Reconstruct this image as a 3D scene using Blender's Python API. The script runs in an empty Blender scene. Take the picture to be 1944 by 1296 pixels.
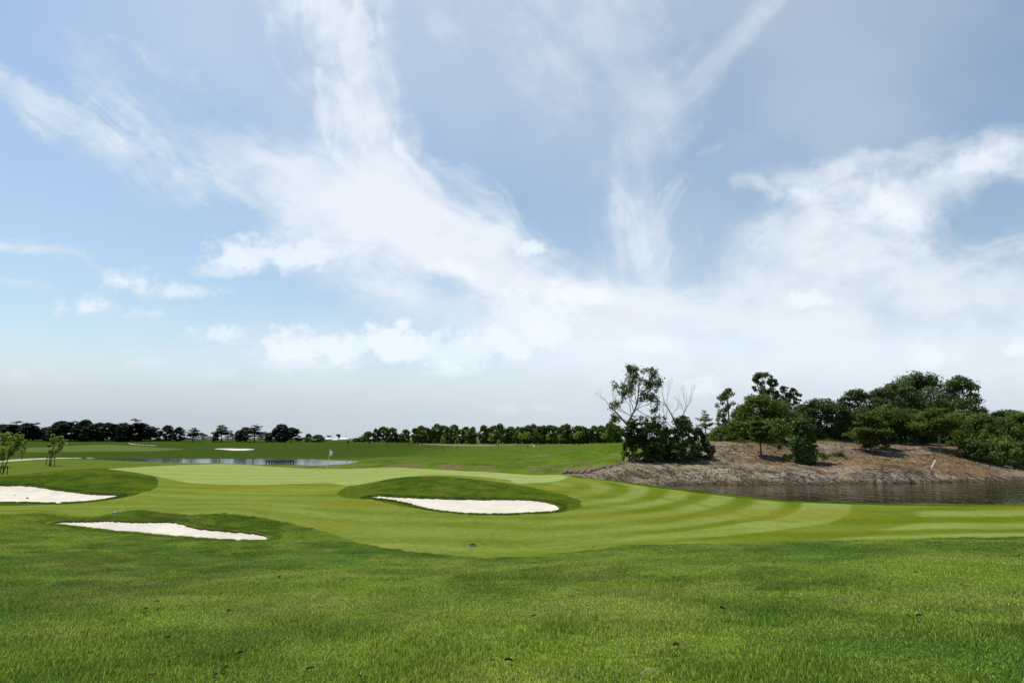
import bpy, math, random
import numpy as np
from mathutils import Vector
R = math.radians
C = bpy.context.scene.collection
scene = bpy.context.scene

# ------------------------------------------------------------------ camera
EYE = 3.4
PITCH = math.atan(184.0/1080.0)
cam_d = bpy.data.cameras.new('camera'); cam = bpy.data.objects.new('camera', cam_d); C.objects.link(cam)
cam_d.sensor_width = 36.0; cam_d.lens = 20.0; cam_d.clip_start = 0.05; cam_d.clip_end = 30000.0
cam.location = (0, 0, EYE); cam.rotation_euler = (math.pi/2 + PITCH, 0, 0)
scene.camera = cam

# ------------------------------------------------------------------ sky and sun
SUN_EL, SUN_AZ = R(66), math.atan2(-0.75, 0.66)          # azimuth measured from +Y towards +X
world = bpy.data.worlds.new('World'); scene.world = world; world.use_nodes = True
wn = world.node_tree; wn.nodes.clear()
sky = wn.nodes.new('ShaderNodeTexSky'); sky.sky_type = 'NISHITA'; sky.sun_disc = False
sky.sun_elevation = SUN_EL; sky.sun_rotation = SUN_AZ
sky.air_density = 1.15; sky.dust_density = 1.0; sky.ozone_density = 1.6; sky.altitude = 0
bg = wn.nodes.new('ShaderNodeBackground'); bg.inputs[1].default_value = 0.125
wo = wn.nodes.new('ShaderNodeOutputWorld')
tw = wn.nodes.new('ShaderNodeVectorMath'); tw.operation = 'MULTIPLY'; tw.inputs[1].default_value = (.96, 1.05, 1.03); wn.links.new(sky.outputs[0], tw.inputs[0]); wn.links.new(tw.outputs[0], bg.inputs[0]); wn.links.new(bg.outputs[0], wo.inputs[0])
sd = bpy.data.lights.new('sun', 'SUN'); sd.energy = 4.2; sd.angle = R(0.53); sd.color = (1.0, 0.955, 0.88)
sun = bpy.data.objects.new('sun', sd); C.objects.link(sun)
SUN_DIR = Vector((math.sin(SUN_AZ)*math.cos(SUN_EL), math.cos(SUN_AZ)*math.cos(SUN_EL), math.sin(SUN_EL)))
sun.rotation_euler = SUN_DIR.to_track_quat('Z', 'Y').to_euler()
scene.view_settings.view_transform = 'Standard'; scene.view_settings.look = 'None'
scene.view_settings.gamma = 1.0; scene.view_settings.exposure = 0.0
scene.cycles.use_denoising = True
scene.cycles.max_bounces = 8; scene.cycles.transparent_max_bounces = 12
scene.cycles.sample_clamp_indirect = 6.0

# ------------------------------------------------------------------ numeric helpers
def hsh(ix, iy, s):
    h = (ix*374761393 + iy*668265263 + s*362437) & 0xffffffff
    h = ((h ^ (h >> 13)) * 1274126177) & 0xffffffff
    h = h ^ (h >> 16)
    return (h & 0xffffff) / float(0x1000000)
def vnoise(x, y, s=0):
    x = np.asarray(x, float); y = np.asarray(y, float)
    ix = np.floor(x).astype(np.int64); iy = np.floor(y).astype(np.int64)
    fx = x-ix; fy = y-iy
    fx = fx*fx*fx*(fx*(fx*6-15)+10); fy = fy*fy*fy*(fy*(fy*6-15)+10)
    a = hsh(ix, iy, s); b = hsh(ix+1, iy, s); c = hsh(ix, iy+1, s); d = hsh(ix+1, iy+1, s)
    return (a*(1-fx)+b*fx)*(1-fy) + (c*(1-fx)+d*fx)*fy
def fbm(x, y, o=4, s=0, g=0.5):
    t = 0; a = 1; n = 0
    for i in range(o):
        t = t + a*vnoise(x*2**i + 17.3*i, y*2**i - 9.1*i, s+i); n += a; a *= g
    return t/n
def sst(a, b, x):
    t = np.clip((x-a)/(b-a), 0, 1); return t*t*(3-2*t)

SP, CP = math.sin(PITCH), math.cos(PITCH)
def ray(px, py):                       # direction per metre of depth: x, z
    cx = (px-972)/1080.0; cy = (648-py)/1080.0
    den = CP - cy*SP
    return cx/den, (SP + cy*CP)/den
def A(px, py, z):                      # terrain control from a height
    rx, rz = ray(px, py); y = (z-EYE)/rz; return (rx*y, y, z)
def D(px, py, y):                      # terrain control from a depth
    rx, rz = ray(px, py); return (rx*y, y, EYE+rz*y)

# ------------------------------------------------------------------ terrain height
anch = [
 A(-200,1296,1.72),A(500,1296,1.70),A(972,1296,1.68),A(1500,1296,1.72),A(2150,1296,1.8),
 A(-200,1200,1.45),A(500,1200,1.45),A(972,1200,1.5),A(1500,1200,1.6),A(2100,1200,1.7),
 A(-100,1100,.95),A(500,1100,.9),A(972,1100,1.0),A(1500,1100,1.25),A(2100,1100,1.4),
 (0,0,1.7),(6,0,1.75),(-6,0,1.6),(0,-5,1.7),(15,0,1.8),(-15,0,1.6),
 A(-100,1040,.52),A(200,1045,.42),A(420,1052,.3),A(600,1048,.25),A(800,1052,.22),A(972,1056,.22),A(1150,1044,.35),A(1300,1034,.45),A(1600,1026,.55),A(1944,1020,.65),A(2150,1018,.7),
 A(0,960,.08),A(120,962,.05),A(350,950,0),A(600,960,0),A(620,990,.0),A(750,1015,0),A(972,1020,.0),A(1200,1010,.02),A(1300,1000,.02),A(1500,1000,.1),A(1600,990,.05),A(1944,990,.15),
 A(1100,985,0),A(1120,960,-.02),A(1300,960,-.05),A(1450,965,-.1),A(1200,935,-.05),
 A(1120,908,-.15),A(1200,916,-.15),A(1300,928,-.18),A(1400,940,-.2),A(1500,949,-.22),A(1600,954,-.22),A(1750,956,-.2),A(1944,957,-.15),A(2150,957,-.1),
 (10,58,-1.3),(14,52.5,-1.45),(19,44,-1.7),(22,39.5,-1.6),(26,39.5,-1.8),(36,38.8,-1.7),(20,50,-2.0),(30,50,-2.1),(50,50,-2.0),(45,39,-1.7),(55,40,-1.7),(75,46,-1.7),(90,60,-1.7),
 # far bank
 D(1130,905,58.2),D(1200,915.5,55.8),D(1300,919,57),D(1400,920,57),D(1500,920,57),D(1700,918,58),D(1850,916,60),D(1944,913,62),D(2100,910,65),
 D(1130,897,61),D(1200,900,59.8),D(1300,899,59.4),D(1400,896,59.3),D(1500,894.5,59.3),D(1700,893,60.1),D(1850,899,61.8),D(1944,905,64),
 D(1200,884,64),D(1300,884,64),D(1400,882,64.5),D(1500,884,64.5),D(1600,882,65),D(1750,882,65),D(1850,890,65.5),
 D(1200,872,69),D(1300,871,69),D(1400,866,70),D(1500,868,70),D(1650,868,70),D(1800,872,70),D(1900,885,69),
 D(1350,843,77),D(1450,843,77),D(1550,843,77),D(1650,847,77),D(1800,851,77),D(1944,862,77),D(2100,865,77),
 D(1250,848,78),D(1400,840,100),D(1600,840,100),D(1800,843,100),D(2000,848,100),
 # green and around
 A(200,892,.75),A(300,896,.35),A(420,900,.12),A(500,917,.0),A(620,916,.0),A(560,900,.05),A(700,895,.05),A(850,905,.05),A(1000,912,-.02),
 A(260,884,.45),A(340,881,.3),A(420,879,.22),A(500,884,.12),A(560,888,.05),A(640,890,.02),A(750,888,.05),A(850,892,.05),A(950,897,.0),A(1050,903,-.05),
 # behind the green
 (-33,82,-.85),(-26,80,-.9),(-20,80,-.9),(-12,74,-.9),(-6,72,-.7),(2,68,-.7),(7,63,-.5),
 D(650,882,84),D(750,880,84),D(850,885,76),D(950,888,75),D(1020,893,70),D(1070,897,66),
 D(700,872,100),D(850,874,96),D(1000,880,86),D(1100,876,82),D(1150,868,84),
 D(800,860,135),D(950,862,120),D(1100,855,110),D(1180,850,100),
 D(700,853,165),D(850,850,175),D(1000,848,180),D(1130,842,130),D(1170,843,105),D(1230,842,120),
 D(600,839.5,235),D(700,839.5,225),D(800,842,230),D(900,843,235),D(1000,843,235),D(1100,843,235),D(1180,841,235),
 D(600,850,165),D(680,862,140),
 # left pond bed and shores
 (-44,97,-.95),(-36,97,-.92),(-28,96,-.90),(-20,94,-.86),(-40,91,-.80),(-30,90,-.75),(-41,103,-1.4),(-30,103,-1.35),(-34,104,-1.8),(-48,108,-1.9),(-64,115,-1.9),(-80,125,-1.7),(-53,99,-1.3),(-60,102,-1.6),(-37,112,-1.5),(-31,117,-.90),(-27,110,-.85),
 D(180,868.5,133),D(300,868.5,133),D(400,870,130),D(500,870.5,128),D(600,870.5,128),D(640,871.5,122),
 D(0,860,140),D(100,862,138),
 D(0,853,160),D(150,856,152),D(250,858,150),D(350,859,150),D(450,860,148),D(550,860,148),
 D(100,845,205),D(200,843,215),D(300,849,190),D(400,848,190),D(500,849,185),
 D(0,835,240),D(150,836,240),D(300,836,240),D(400,837,240),D(500,838,240),D(-200,835,240),D(-200,853,160),
 # left tee area
 A(-150,905,.2),A(50,905,.2),A(100,884,.5),A(30,888,.45),A(-100,880,.5),A(100,871,.55),A(0,876,.5),A(180,872,.45),A(250,875,.3),A(350,878.5,.15),
 (-95,108,-.9),(-110,115,-.6),(-75,103,-1.0),(-120,100,.2),
 # left mound and its bunker
 A(0,905,.60),A(60,899,.72),A(130,892,.85),A(270,900,.35),A(296,915,.05),A(0,922,.12),A(100,925,.12),A(228,940,.0),A(100,953,-.02),A(0,953,0),A(-100,950,0),A(-100,908,.55),
 # middle mound and its bunker
 A(660,920,.06),A(720,909,.45),A(800,905,.80),A(880,908,.78),A(960,917,.55),A(1040,931,.22),A(1095,950,.0),A(700,943,.0),A(780,944,.04),A(900,946,.05),A(1020,951,.03),A(1060,963,-.02),A(950,976,-.04),A(850,972,-.04),A(770,955,-.02),
 # near left bunker
 A(110,975,.32),A(250,974,.35),A(400,976,.30),A(500,985,.2),A(300,990,.02),A(180,990,.05),A(420,1008,.0),A(500,1020,.02),A(330,1015,.08),A(430,1025,.1),A(200,1003,.1),A(110,994,.18),
 # far away
 (-900,900,1.5),(0,900,1.5),(900,900,1.5),(-2500,3500,1.0),(0,3500,1.0),(2500,3500,1.0),(-400,420,2.2),(-150,420,2.2),(50,420,2.0),(300,420,2.0),(200,160,2.6),(-300,120,1.5),(120,100,2.6),(-160,60,.6),(120,30,.4),
]
AN = np.array(anch, float)
def uv(x, y):
    yy = np.maximum(y, -4)+10
    return 7.0*x/yy, 5.0*np.log(yy)
AU, AV = uv(AN[:,0], AN[:,1])
def kern(r2): return np.sqrt(r2 + 0.12)
K = kern((AU[:,None]-AU)**2 + (AV[:,None]-AV)**2)
n = len(AN); M = np.zeros((n+3, n+3)); M[:n,:n] = K + np.eye(n)*(-0.004)
M[:n,n] = 1; M[:n,n+1] = AU; M[:n,n+2] = AV; M[n:,:n] = M[:n,n:].T
W = np.linalg.solve(M, np.concatenate([AN[:,2], np.zeros(3)]))
def Hbase(x, y):
    x = np.atleast_1d(np.asarray(x, float)); y = np.atleast_1d(np.asarray(y, float)); sh = x.shape
    u, v = uv(x.ravel(), y.ravel()); out = np.empty(u.shape)
    for i in range(0, len(u), 20000):
        uu = u[i:i+20000]; vv = v[i:i+20000]
        k = kern((uu[:,None]-AU)**2 + (vv[:,None]-AV)**2)
        out[i:i+20000] = k @ W[:n] + W[n] + W[n+1]*uu + W[n+2]*vv
    return out.reshape(sh)
def bank_mask(x, y):                    # the bare eroded bank
    return sst(54, 57, y)*(1-sst(80, 86, y))*sst(7, 12, x + (y-60)*-0.5)
def H(x, y):
    x = np.asarray(x, float); y = np.asarray(y, float)
    z = Hbase(x, y)
    z = z + (fbm(x*.35, y*.35, 2, 3)-.5)*.05*sst(2, 12, y) + (fbm(x*.05, y*.05, 2, 9)-.5)*.5*sst(70, 160, y)*(1-sst(200, 235, y)*.6)
    m = bank_mask(x, y)
    # rills: water-cut grooves running down the bank, wandering
    wx = x + (fbm(x*.25, y*.25, 3, 21)-.5)*2.6 + (y-57)*0.28
    g1 = 1-np.abs(2*vnoise(wx*1.6, y*.10+3, 31)-1); g2 = 1-np.abs(2*vnoise(wx*3.3, y*.3+8, 32)-1)
    face = sst(57.0, 57.8, y)*(1-sst(60.8, 63.0, y)); slope = sst(63, 66, y)*(1-sst(76, 78, y))
    z = z - m*(face*(g1**3*.30 + g2**4*.20) + slope*(g1**5*.20 + g2**6*.12))
    z = z + m*(fbm(x*.8, y*.8, 4, 40)-.5)*.18
    # broken ledge at the waterline
    z = z + m*(1-sst(57.6, 58.8, y))*(vnoise(x*.9, y*1.4, 44)-.4)*.14
    return z
_ys = np.exp(np.linspace(math.log(3.5), math.log(900), 900))
def hit(px, py):
    rx, rz = ray(px, py)
    z = EYE + rz*_ys; h = Hbase(rx*_ys, _ys); i = int(np.argmax(z < h)) if (z < h).any() else len(_ys)-1
    if i == 0: return (rx*_ys[0], _ys[0])
    a = z[i-1]-h[i-1]; b = h[i]-z[i]; t = a/max(a+b, 1e-9); y = _ys[i-1]*(1-t)+_ys[i]*t
    return (rx*y, y)

# ------------------------------------------------------------------ zone outlines
def smooth(P, k=5):
    P = np.array(P, float); n = len(P); out = []
    for i in range(n):
        p0, p1, p2, p3 = P[i-1], P[i], P[(i+1) % n], P[(i+2) % n]
        d1 = max(np.linalg.norm(p1-p0), 1e-6)**.5; d2 = max(np.linalg.norm(p2-p1), 1e-6)**.5; d3 = max(np.linalg.norm(p3-p2), 1e-6)**.5
        m1 = (p2-p1) + d2*((p1-p0)/d1 - (p2-p0)/(d1+d2)); m2 = (p2-p1) + d2*((p3-p2)/d3 - (p3-p1)/(d2+d3))
        for j in range(k):
            t = j/k; out.append((2*t**3-3*t*t+1)*p1 + (t**3-2*t*t+t)*m1 + (-2*t**3+3*t*t)*p2 + (t**3-t*t)*m2)
    return np.array(out)
def poly(pts, k=5, pix_smooth=True):
    """outline points seen from the camera position dropped onto the ground; 3-tuples are world x,y"""
    if pix_smooth and all(len(p) == 2 for p in pts): pts = smooth(pts, k); return np.array([hit(*p) for p in pts])
    w = [hit(*p) if len(p) == 2 else (p[1], p[2]) for p in pts]
    return smooth(w, k) if k > 1 else np.array(w)
def sdf(P, X, Y, margin=3.0):
    out = np.full(X.shape, 9.0)
    m = (X > P[:,0].min()-margin) & (X < P[:,0].max()+margin) & (Y > P[:,1].min()-margin) & (Y < P[:,1].max()+margin)
    x = X[m]; y = Y[m]; d = np.full(x.shape, 1e9); ins = np.zeros(x.shape, bool)
    Q = np.roll(P, -1, 0)
    for (ax, ay), (bx, by) in zip(P, Q):
        ex, ey = bx-ax, by-ay; L = ex*ex+ey*ey+1e-12
        t = np.clip(((x-ax)*ex+(y-ay)*ey)/L, 0, 1)
        d = np.minimum(d, (x-ax-t*ex)**2+(y-ay-t*ey)**2)
        if ay != by:
            c = ((ay > y) != (by > y)) & (x < (bx-ax)*(y-ay)/(by-ay)+ax); ins ^= c
    d = np.sqrt(d); out[m] = np.where(ins, -d, d)
    return out

P_fair = poly([(-400,982),(-150,976),(0,976),(101,975),(216,973.6),(317,973),(403,975),(490,982),(560,994),(620,1010),(680,1028),(740,1041),(800,1049),(880,1056),(972,1057),(1054,1050),(1131,1043),(1183,1034),(1290,1032),(1400,1030),(1500,1027),(1700,1022),(1944,1018),(2200,1015),
   ('w',50,27),('w',50,30.5),(2200,958),(1944,960),(1700,958),(1600,956.5),(1500,952.5),(1400,944),(1300,932),(1200,919),(1130,909.5),(1085,904),
   ('w',4,64),('w',-3,69),('w',-10,72.5),('w',-18,74.5),('w',-24,75.5),('w',-30,79),('w',-38,82),('w',-45,86),('w',-52,90),(250,876),(180,872.5),(100,873),(0,879),(-200,888),('w',-75,50),('w',-60,30)], 4, False)
P_green = poly([(205,890.5),(240,887.5),(340,882.5),(420,880.5),(480,883),(530,886.5),('w',-27,67.5),('w',-20,69.5),('w',-12,68),('w',-6,65.5),('w',-1,62),('w',3.3,57.5),('w',5.0,53.5),(1040,914.5),(980,918),('w',-1,45.5),('w',-6,42),('w',-11,41.5),(620,916),(560,918.5),(500,919.5),(440,919.5),(380,918),(330,910.5),(285,901),(240,894)], 4, False)
P_r3 = poly([(-300,915),(-100,910),(0,903),(60,898),(130,891.5),(190,888.5),(240,891),(280,899),(300,911),(298,924),(270,935),(225,946),(150,955),(60,959),(0,960),(-100,960),(-300,960)], 3)
P_r2 = poly([(640,938),(655,925),(700,912),(750,906),(800,904),(860,905),(920,911),(980,920),(1040,931),(1085,943),(1106,956),(1100,964),(1062,972),(1000,977),(930,978.5),(850,973),(790,964),(740,955),(700,948),(660,945)], 3)
P_b1 = poly([(98,994),(116,990.6),(150,989.8),(200,989),(280,989.5),(330,991),(355,998),(370,1002),(420,1007),(470,1010.5),(500,1015),(511,1020.5),(505,1024.5),(470,1025.8),(400,1023),(320,1016.5),(240,1009),(180,1003),(128,998.6)], 4)
P_b2 = poly([(694,943.5),(710,941.5),(760,943.5),(850,946.5),(930,947.5),(1000,948.5),(1040,954),(1062,963),(1058,968.5),(1020,973),(960,976),(900,975),(850,971),(810,965),(780,956),(740,948.5)], 4)
P_b3 = poly([(-160,930),(-80,923),(0,921.5),(60,922),(75,925),(110,930),(150,935),(190,938),(229,939.5),(215,944),(180,950),(110,954.5),(40,953.5),(0,952.8),(-100,950),(-170,940)], 4)
P_b4 = poly([(404,852),(415,850.6),(424,851),(450,852),(470,852.4),(484,853.4),(470,855),(450,855.2),(425,853.8)], 3)
P_g2 = poly([(20,856),(45,850),(100,848),(160,845),(200,843.5),(250,845.5),(300,849),(350,852.5),(300,856.5),(200,857),(120,857.3),(60,857.5)], 3)
P_path1 = poly([(-200,886),(-60,880),(0,876.6),(25,875),(60,872.6),(100,870.4),(150,869.6),(190,869.5),(230,870.8),(290,874),(350,877.7),(352,876.6),(300,872.8),(240,869.8),(190,868.8),(150,868.6),(100,868.6),(50,870.2),(0,872.8),(-60,876),(-200,882)], 2)
P_path2 = poly([(240,840.6),(262,842.3),(285,844),(300,845.2),(301,846.2),(285,845.4),(262,843.8),(240,841.6)], 2)
P_path3 = poly([(655,850.2),(668,851),(680,852),(720,852.6),(800,853.4),(800,854.6),(720,854),(680,853.6),(666,852.6)], 2)
P_dirt = np.array([hit(1066,903.5), hit(1085,898), hit(1100,895), hit(1128,888), hit(1150,881), hit(1172,877), hit(1192,871), hit(1215,867), (21,79), (26,84), (33,96), (70,98), (130,98), (130,40), (60,36.5), (28,37.5), (22,39.5), (17,45), (11.5,50.5), (7.5,53.8), (6.0,56.0)])
P_dirt2 = poly([('w',-38,227),('w',-30,214),('w',-22,206),('w',-14,203),('w',-8,208),('w',-2,216),('w',12,222),('w',26,224),('w',26,236),('w',-38,236)], 3, False)
P_scar = [poly([(1005,866.5),(1020,864.6),(1035,862.5),(1050,860.8),(1048,862.4),(1032,864.8),(1015,866.9)], 2),
          poly([(1065,852),(1072,851.3),(1080,851.6),(1074,852.6)], 2), poly([(1151,862),(1165,860.4),(1182,860.3),(1180,862.2),(1160,862.8)], 2)]

# ------------------------------------------------------------------ the ground sheet, cut along the outlines
us = np.concatenate([np.linspace(-2.6,-1.02,34)[:-1], np.linspace(-1.02,1.02,880), np.linspace(1.02,2.6,34)[1:]])
ys_ = [-6.0]
while ys_[-1] < 3.2: ys_.append(ys_[-1]+0.5)
while ys_[-1] < 90: ys_.append(ys_[-1]*1.0064)
while ys_[-1] < 260: ys_.append(ys_[-1]*1.012)
while ys_[-1] < 9000: ys_.append(ys_[-1]*1.05)
yv = np.array(ys_)
GX = us[None,:]*(np.maximum(yv,0)[:,None]+7.0); GY = np.repeat(yv[:,None], len(us), 1)
NR, NC = GX.shape
X = GX.ravel(); Y = GY.ravel()
def wob(P, amp, f, seed):   # outline distance with a ragged edge
    return sdf(P, X, Y) + (fbm(X*f, Y*f, 3, seed)-.5)*2*amp
S = {}
S['b1'] = wob(P_b1, .07, 3, 51); S['b2'] = wob(P_b2, .09, 2.4, 52); S['b3'] = wob(P_b3, .09, 2.4, 53); S['b4'] = wob(P_b4, .3, .5, 54)
S['green'] = wob(P_green, .05, 1, 55); S['g2'] = wob(P_g2, .3, .3, 56)
S['fair'] = np.maximum(np.maximum(wob(P_fair, .16, 1.6, 57), -wob(P_r3, .16, 1.2, 58)), -wob(P_r2, .16, 1.4, 59))
S['path'] = np.minimum(wob(P_path1, .1, .6, 60), wob(P_path2, .1, .6, 61)+.5)
S['dirt'] = np.minimum(wob(P_dirt, 1.0, .45, 63), wob(P_dirt2, 2.6, .16, 64))
for q in P_scar: S['dirt'] = np.minimum(S['dirt'], wob(q, .5, .5, 65))
z0 = H(X, Y)
# sand lies lower than the turf: a shallow bowl inside each outline
bowl = np.zeros_like(z0)
for k in ('b1', 'b2', 'b3'): bowl += -0.10*sst(0, .9, -S[k])
Z = z0 + bowl
# grass lip raised a touch around the bunkers
for k in ('b1', 'b2', 'b3'): Z += .035*np.exp(-(np.maximum(S[k],0)/.25)**2)*(S[k] > -.02)
def hgt(x, y):
    x = np.atleast_1d(np.asarray(x, float)); y = np.atleast_1d(np.asarray(y, float)); return H(x, y)
def gz(x, y): return float(hgt(x, y)[0])

# ---- natural colour of the turf and soil (some slope shade is mixed into the rough)
def lerp(a, b, t): return a + (b-a)*t[:,None]
def cc(*c): return np.array(c, float)[None,:]
nb = fbm(X*.09, Y*.09, 4, 70); ns = fbm(X*.8, Y*.8, 4, 75); nm = fbm(X*.28, Y*.28, 4, 78)
one = np.ones_like(X)
ROUGH_A, ROUGH_B = cc(.104,.160,.014), cc(.058,.106,.010)
rough = lerp(ROUGH_A*one[:,None], ROUGH_B*one[:,None], sst(.36,.62,nm*.6+.4*fbm(X*1.5,Y*1.5,3,79)))
rough = lerp(rough, cc(.150,.170,.030), sst(.50,.78,fbm(X*.7,Y*.7,5,81))*.40)
rough = lerp(rough, cc(.068,.106,.015), sst(80,120,Y)*.8*(.75+.25*sst(0,-30,X)))  # far turf tone, deepened at the left for the backlit slopes
# worn, drier turf on the slopes round the water
def gau(px, py, rx, ry, amp=1.0):
    x, y = hit(px, py); return amp*np.exp(-((X-x)/rx)**2-((Y-y)/ry)**2)
dry = gau(1000,893,6,5)+gau(930,889,9,4)+gau(860,885,6,3,.9)+gau(1060,896,5,5)+gau(740,884,9,4,.9)+gau(640,884,8,3,.8)+gau(560,883.5,16,4,1.5)+gau(690,871,10,4,.9)+gau(600,868,12,4,.5)+gau(1120,885,4,6,.7)+gau(1160,874,3,6,.7)+gau(330,867,40,4,.35)
dry = np.clip(dry, 0, 1)*sst(.38,.62,fbm(X*.35,Y*.25,4,85))
rough = lerp(rough, cc(.15,.125,.052), dry*.85)
rough = lerp(rough, cc(.13,.095,.05), sst(.5,.7,fbm(X*.9,Y*.9,3,86))*np.clip(dry*1.6,0,1)*.6)
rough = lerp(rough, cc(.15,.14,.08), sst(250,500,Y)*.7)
rough = rough*(1-.30*sst(21,27,Y)*(1-sst(55,64,Y)))[:,None]  # mound rough darkened: backlight and self-shadow of long grass put into its colour
rough = lerp(rough, cc(.034,.060,.010), sst(-5,-35,X)*sst(115,130,Y)*(1-sst(250,400,Y))*.8)  # shade of backlit slopes and corner fall-off painted into the far-left turf
# a yellowish worn patch in the near rough at the left
wp = np.exp(-((X+8.5)/3.2)**2-((Y-11)/2.2)**2)*sst(.35,.65,fbm(X*1.1,Y*1.1,4,88)); rough = lerp(rough, cc(.125,.120,.030), wp*.6)
# mown fairway: curved passes of the mower, straight ones at the right
def band(t): return .5+.5*np.tanh(1.9*np.sin(math.pi*t))
cx0, cy0 = -5.0, 42.0
rr = np.hypot(X-cx0, Y-cy0) + (fbm(X*.2,Y*.2,2,90)-.5)*.5
arc = band((rr-18.25)/1.3)
strt = band((Y*.985 - X*.06 + (fbm(X*.08,Y*.3,2,91)-.5)*.6)/1.95)
sel = sst(27.4, 28.3, rr)*sst(8, 13, X)
lightband = np.where((rr > 11.6) & (rr < 13.6) & (X > 0), 1.0, 0)
stripe = arc*(1-sel)+strt*sel
xb = sst(2, 8, X); b1_ = sst(25.15,25.45,rr)*(1-sst(27.5,28.2,rr))*xb; b2_ = sst(22.9,23.3,rr)*(1-sst(25.15,25.45,rr))*xb
stripe = stripe*(1-b1_)+(.05+.12*strt)*b1_; stripe = stripe*(1-b2_)+.95*b2_
soft = sst(-3, 12, X)*sst(50,42,Y)*1.0
lft = band((Y + X*.22 + (fbm(X*.12,Y*.3,3,92)-.5)*2.6)/1.7)
stripe = .5 + (stripe-.5)*soft + (lft-.5)*(1-soft)*.30
fair = lerp(cc(.094,.128,.009)*one[:,None], cc(.180,.222,.048)*one[:,None], np.clip(stripe+(nm-.5)*.7,0,1))
cross = np.exp(-(((X-9.3)*.967+(Y-33.2)*.255)/.35)**2)*sst(38,33,Y)*sst(22,26,Y); fair = lerp(fair, cc(.085,.115,.012), cross*.45)
fair = lerp(fair, cc(.165,.155,.014), sst(.5,.72,fbm(X*.16+3,Y*.22,4,93))*.45)
yel = np.exp(-((X+14)/8)**2-((Y-40.0)/1.3)**2); fair = lerp(fair, cc(.20,.20,.016), yel*.7)
fair = lerp(fair, cc(.085,.120,.018), sst(-28,-34,X)*sst(40,50,Y)*.8)
gr = lerp(cc(.205,.250,.058)*one[:,None], cc(.265,.308,.100)*one[:,None], band((Y-X*.12)/1.9)*.45+ns*.4+sst(-12,0,X)*.35)
gr = lerp(gr, cc(.072,.108,.026), sst(120,150,Y)*.9)
sand = lerp(cc(.565,.515,.415)*one[:,None], cc(.635,.585,.485)*one[:,None], sst(.3,.7,fbm(X*1.4,Y*2.2,4,130)))
dirt = lerp(cc(.165,.128,.088)*one[:,None], cc(.275,.215,.148)*one[:,None], sst(.35,.65,fbm(X*.5,Y*.5,4,95)))
dirt = lerp(dirt, cc(.215,.135,.070), sst(.4,.6,fbm(X*.12+5,Y*.3,3,96))*sst(24,34,X)*sst(61,63.5,Y)*.8)
wx_ = X + (fbm(X*.25, Y*.25, 3, 21)-.5)*2.6 + (Y-57)*0.28
g1_ = 1-np.abs(2*vnoise(wx_*1.6, Y*.10+3, 31)-1); g2_ = 1-np.abs(2*vnoise(wx_*3.3, Y*.3+8, 32)-1)
crk = np.clip(g1_**4*1.15+g2_**6*.9,0,1)*(.35+.65*sst(63.5,61,Y))*sst(54,57,Y)*(1-sst(80,86,Y)); dirt = lerp(dirt, cc(.030,.022,.016), crk*.35)
pale = np.zeros_like(X)
for (a,b,c_,d_,e_) in ((1300,886,2.6,1.0,1),(1375,888,2.0,.9,1),(1230,887,2.5,1.0,.6),(1170,893,3,1.4,.45)): pale = pale + gau(a,b,c_,d_,e_)
pale = np.clip(pale,0,1)*sst(.3,.55,fbm(X*1.2,Y*.9,3,98)); dirt = lerp(dirt, cc(.36,.30,.19), pale*.85*(1-crk))
dirt = lerp(dirt, cc(.30,.265,.22), sst(1.6,.2,np.abs(Y-58.9-(X-30)*.02))*sst(.55,.75,vnoise(X*1.6,Y*5,99))*sst(54,57,Y)*.8)
wet = sst(-.55,-.95,z0)*sst(54,56,Y)*(Y < 80); dirt = lerp(dirt, cc(.065,.050,.036), wet*.8)
gpat = (gau(1560,866,2.5,1.3)+gau(1590,868,2.2,1.0)+gau(1480,868,2,1,.7)+gau(1400,852,3,1.2,.8)+gau(1430,846,4,1.0,.6)+gau(1230,875,3,.8,.5)+gau(1720,876,2.5,.7)+gau(1380,873,1.2,.6,.8))
dirt = lerp(dirt, cc(.06,.08,.022), np.clip(gpat,0,1)*sst(.42,.58,fbm(X*1.5,Y*1.5,3,100))*.9)
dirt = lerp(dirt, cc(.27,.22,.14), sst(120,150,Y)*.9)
COL = {'rough': rough, 'fair': fair, 'green': gr, 'sand': sand, 'dirt': dirt, 'path': lerp(cc(.36,.34,.29)*one[:,None], cc(.44,.41,.36)*one[:,None], ns)}

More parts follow.
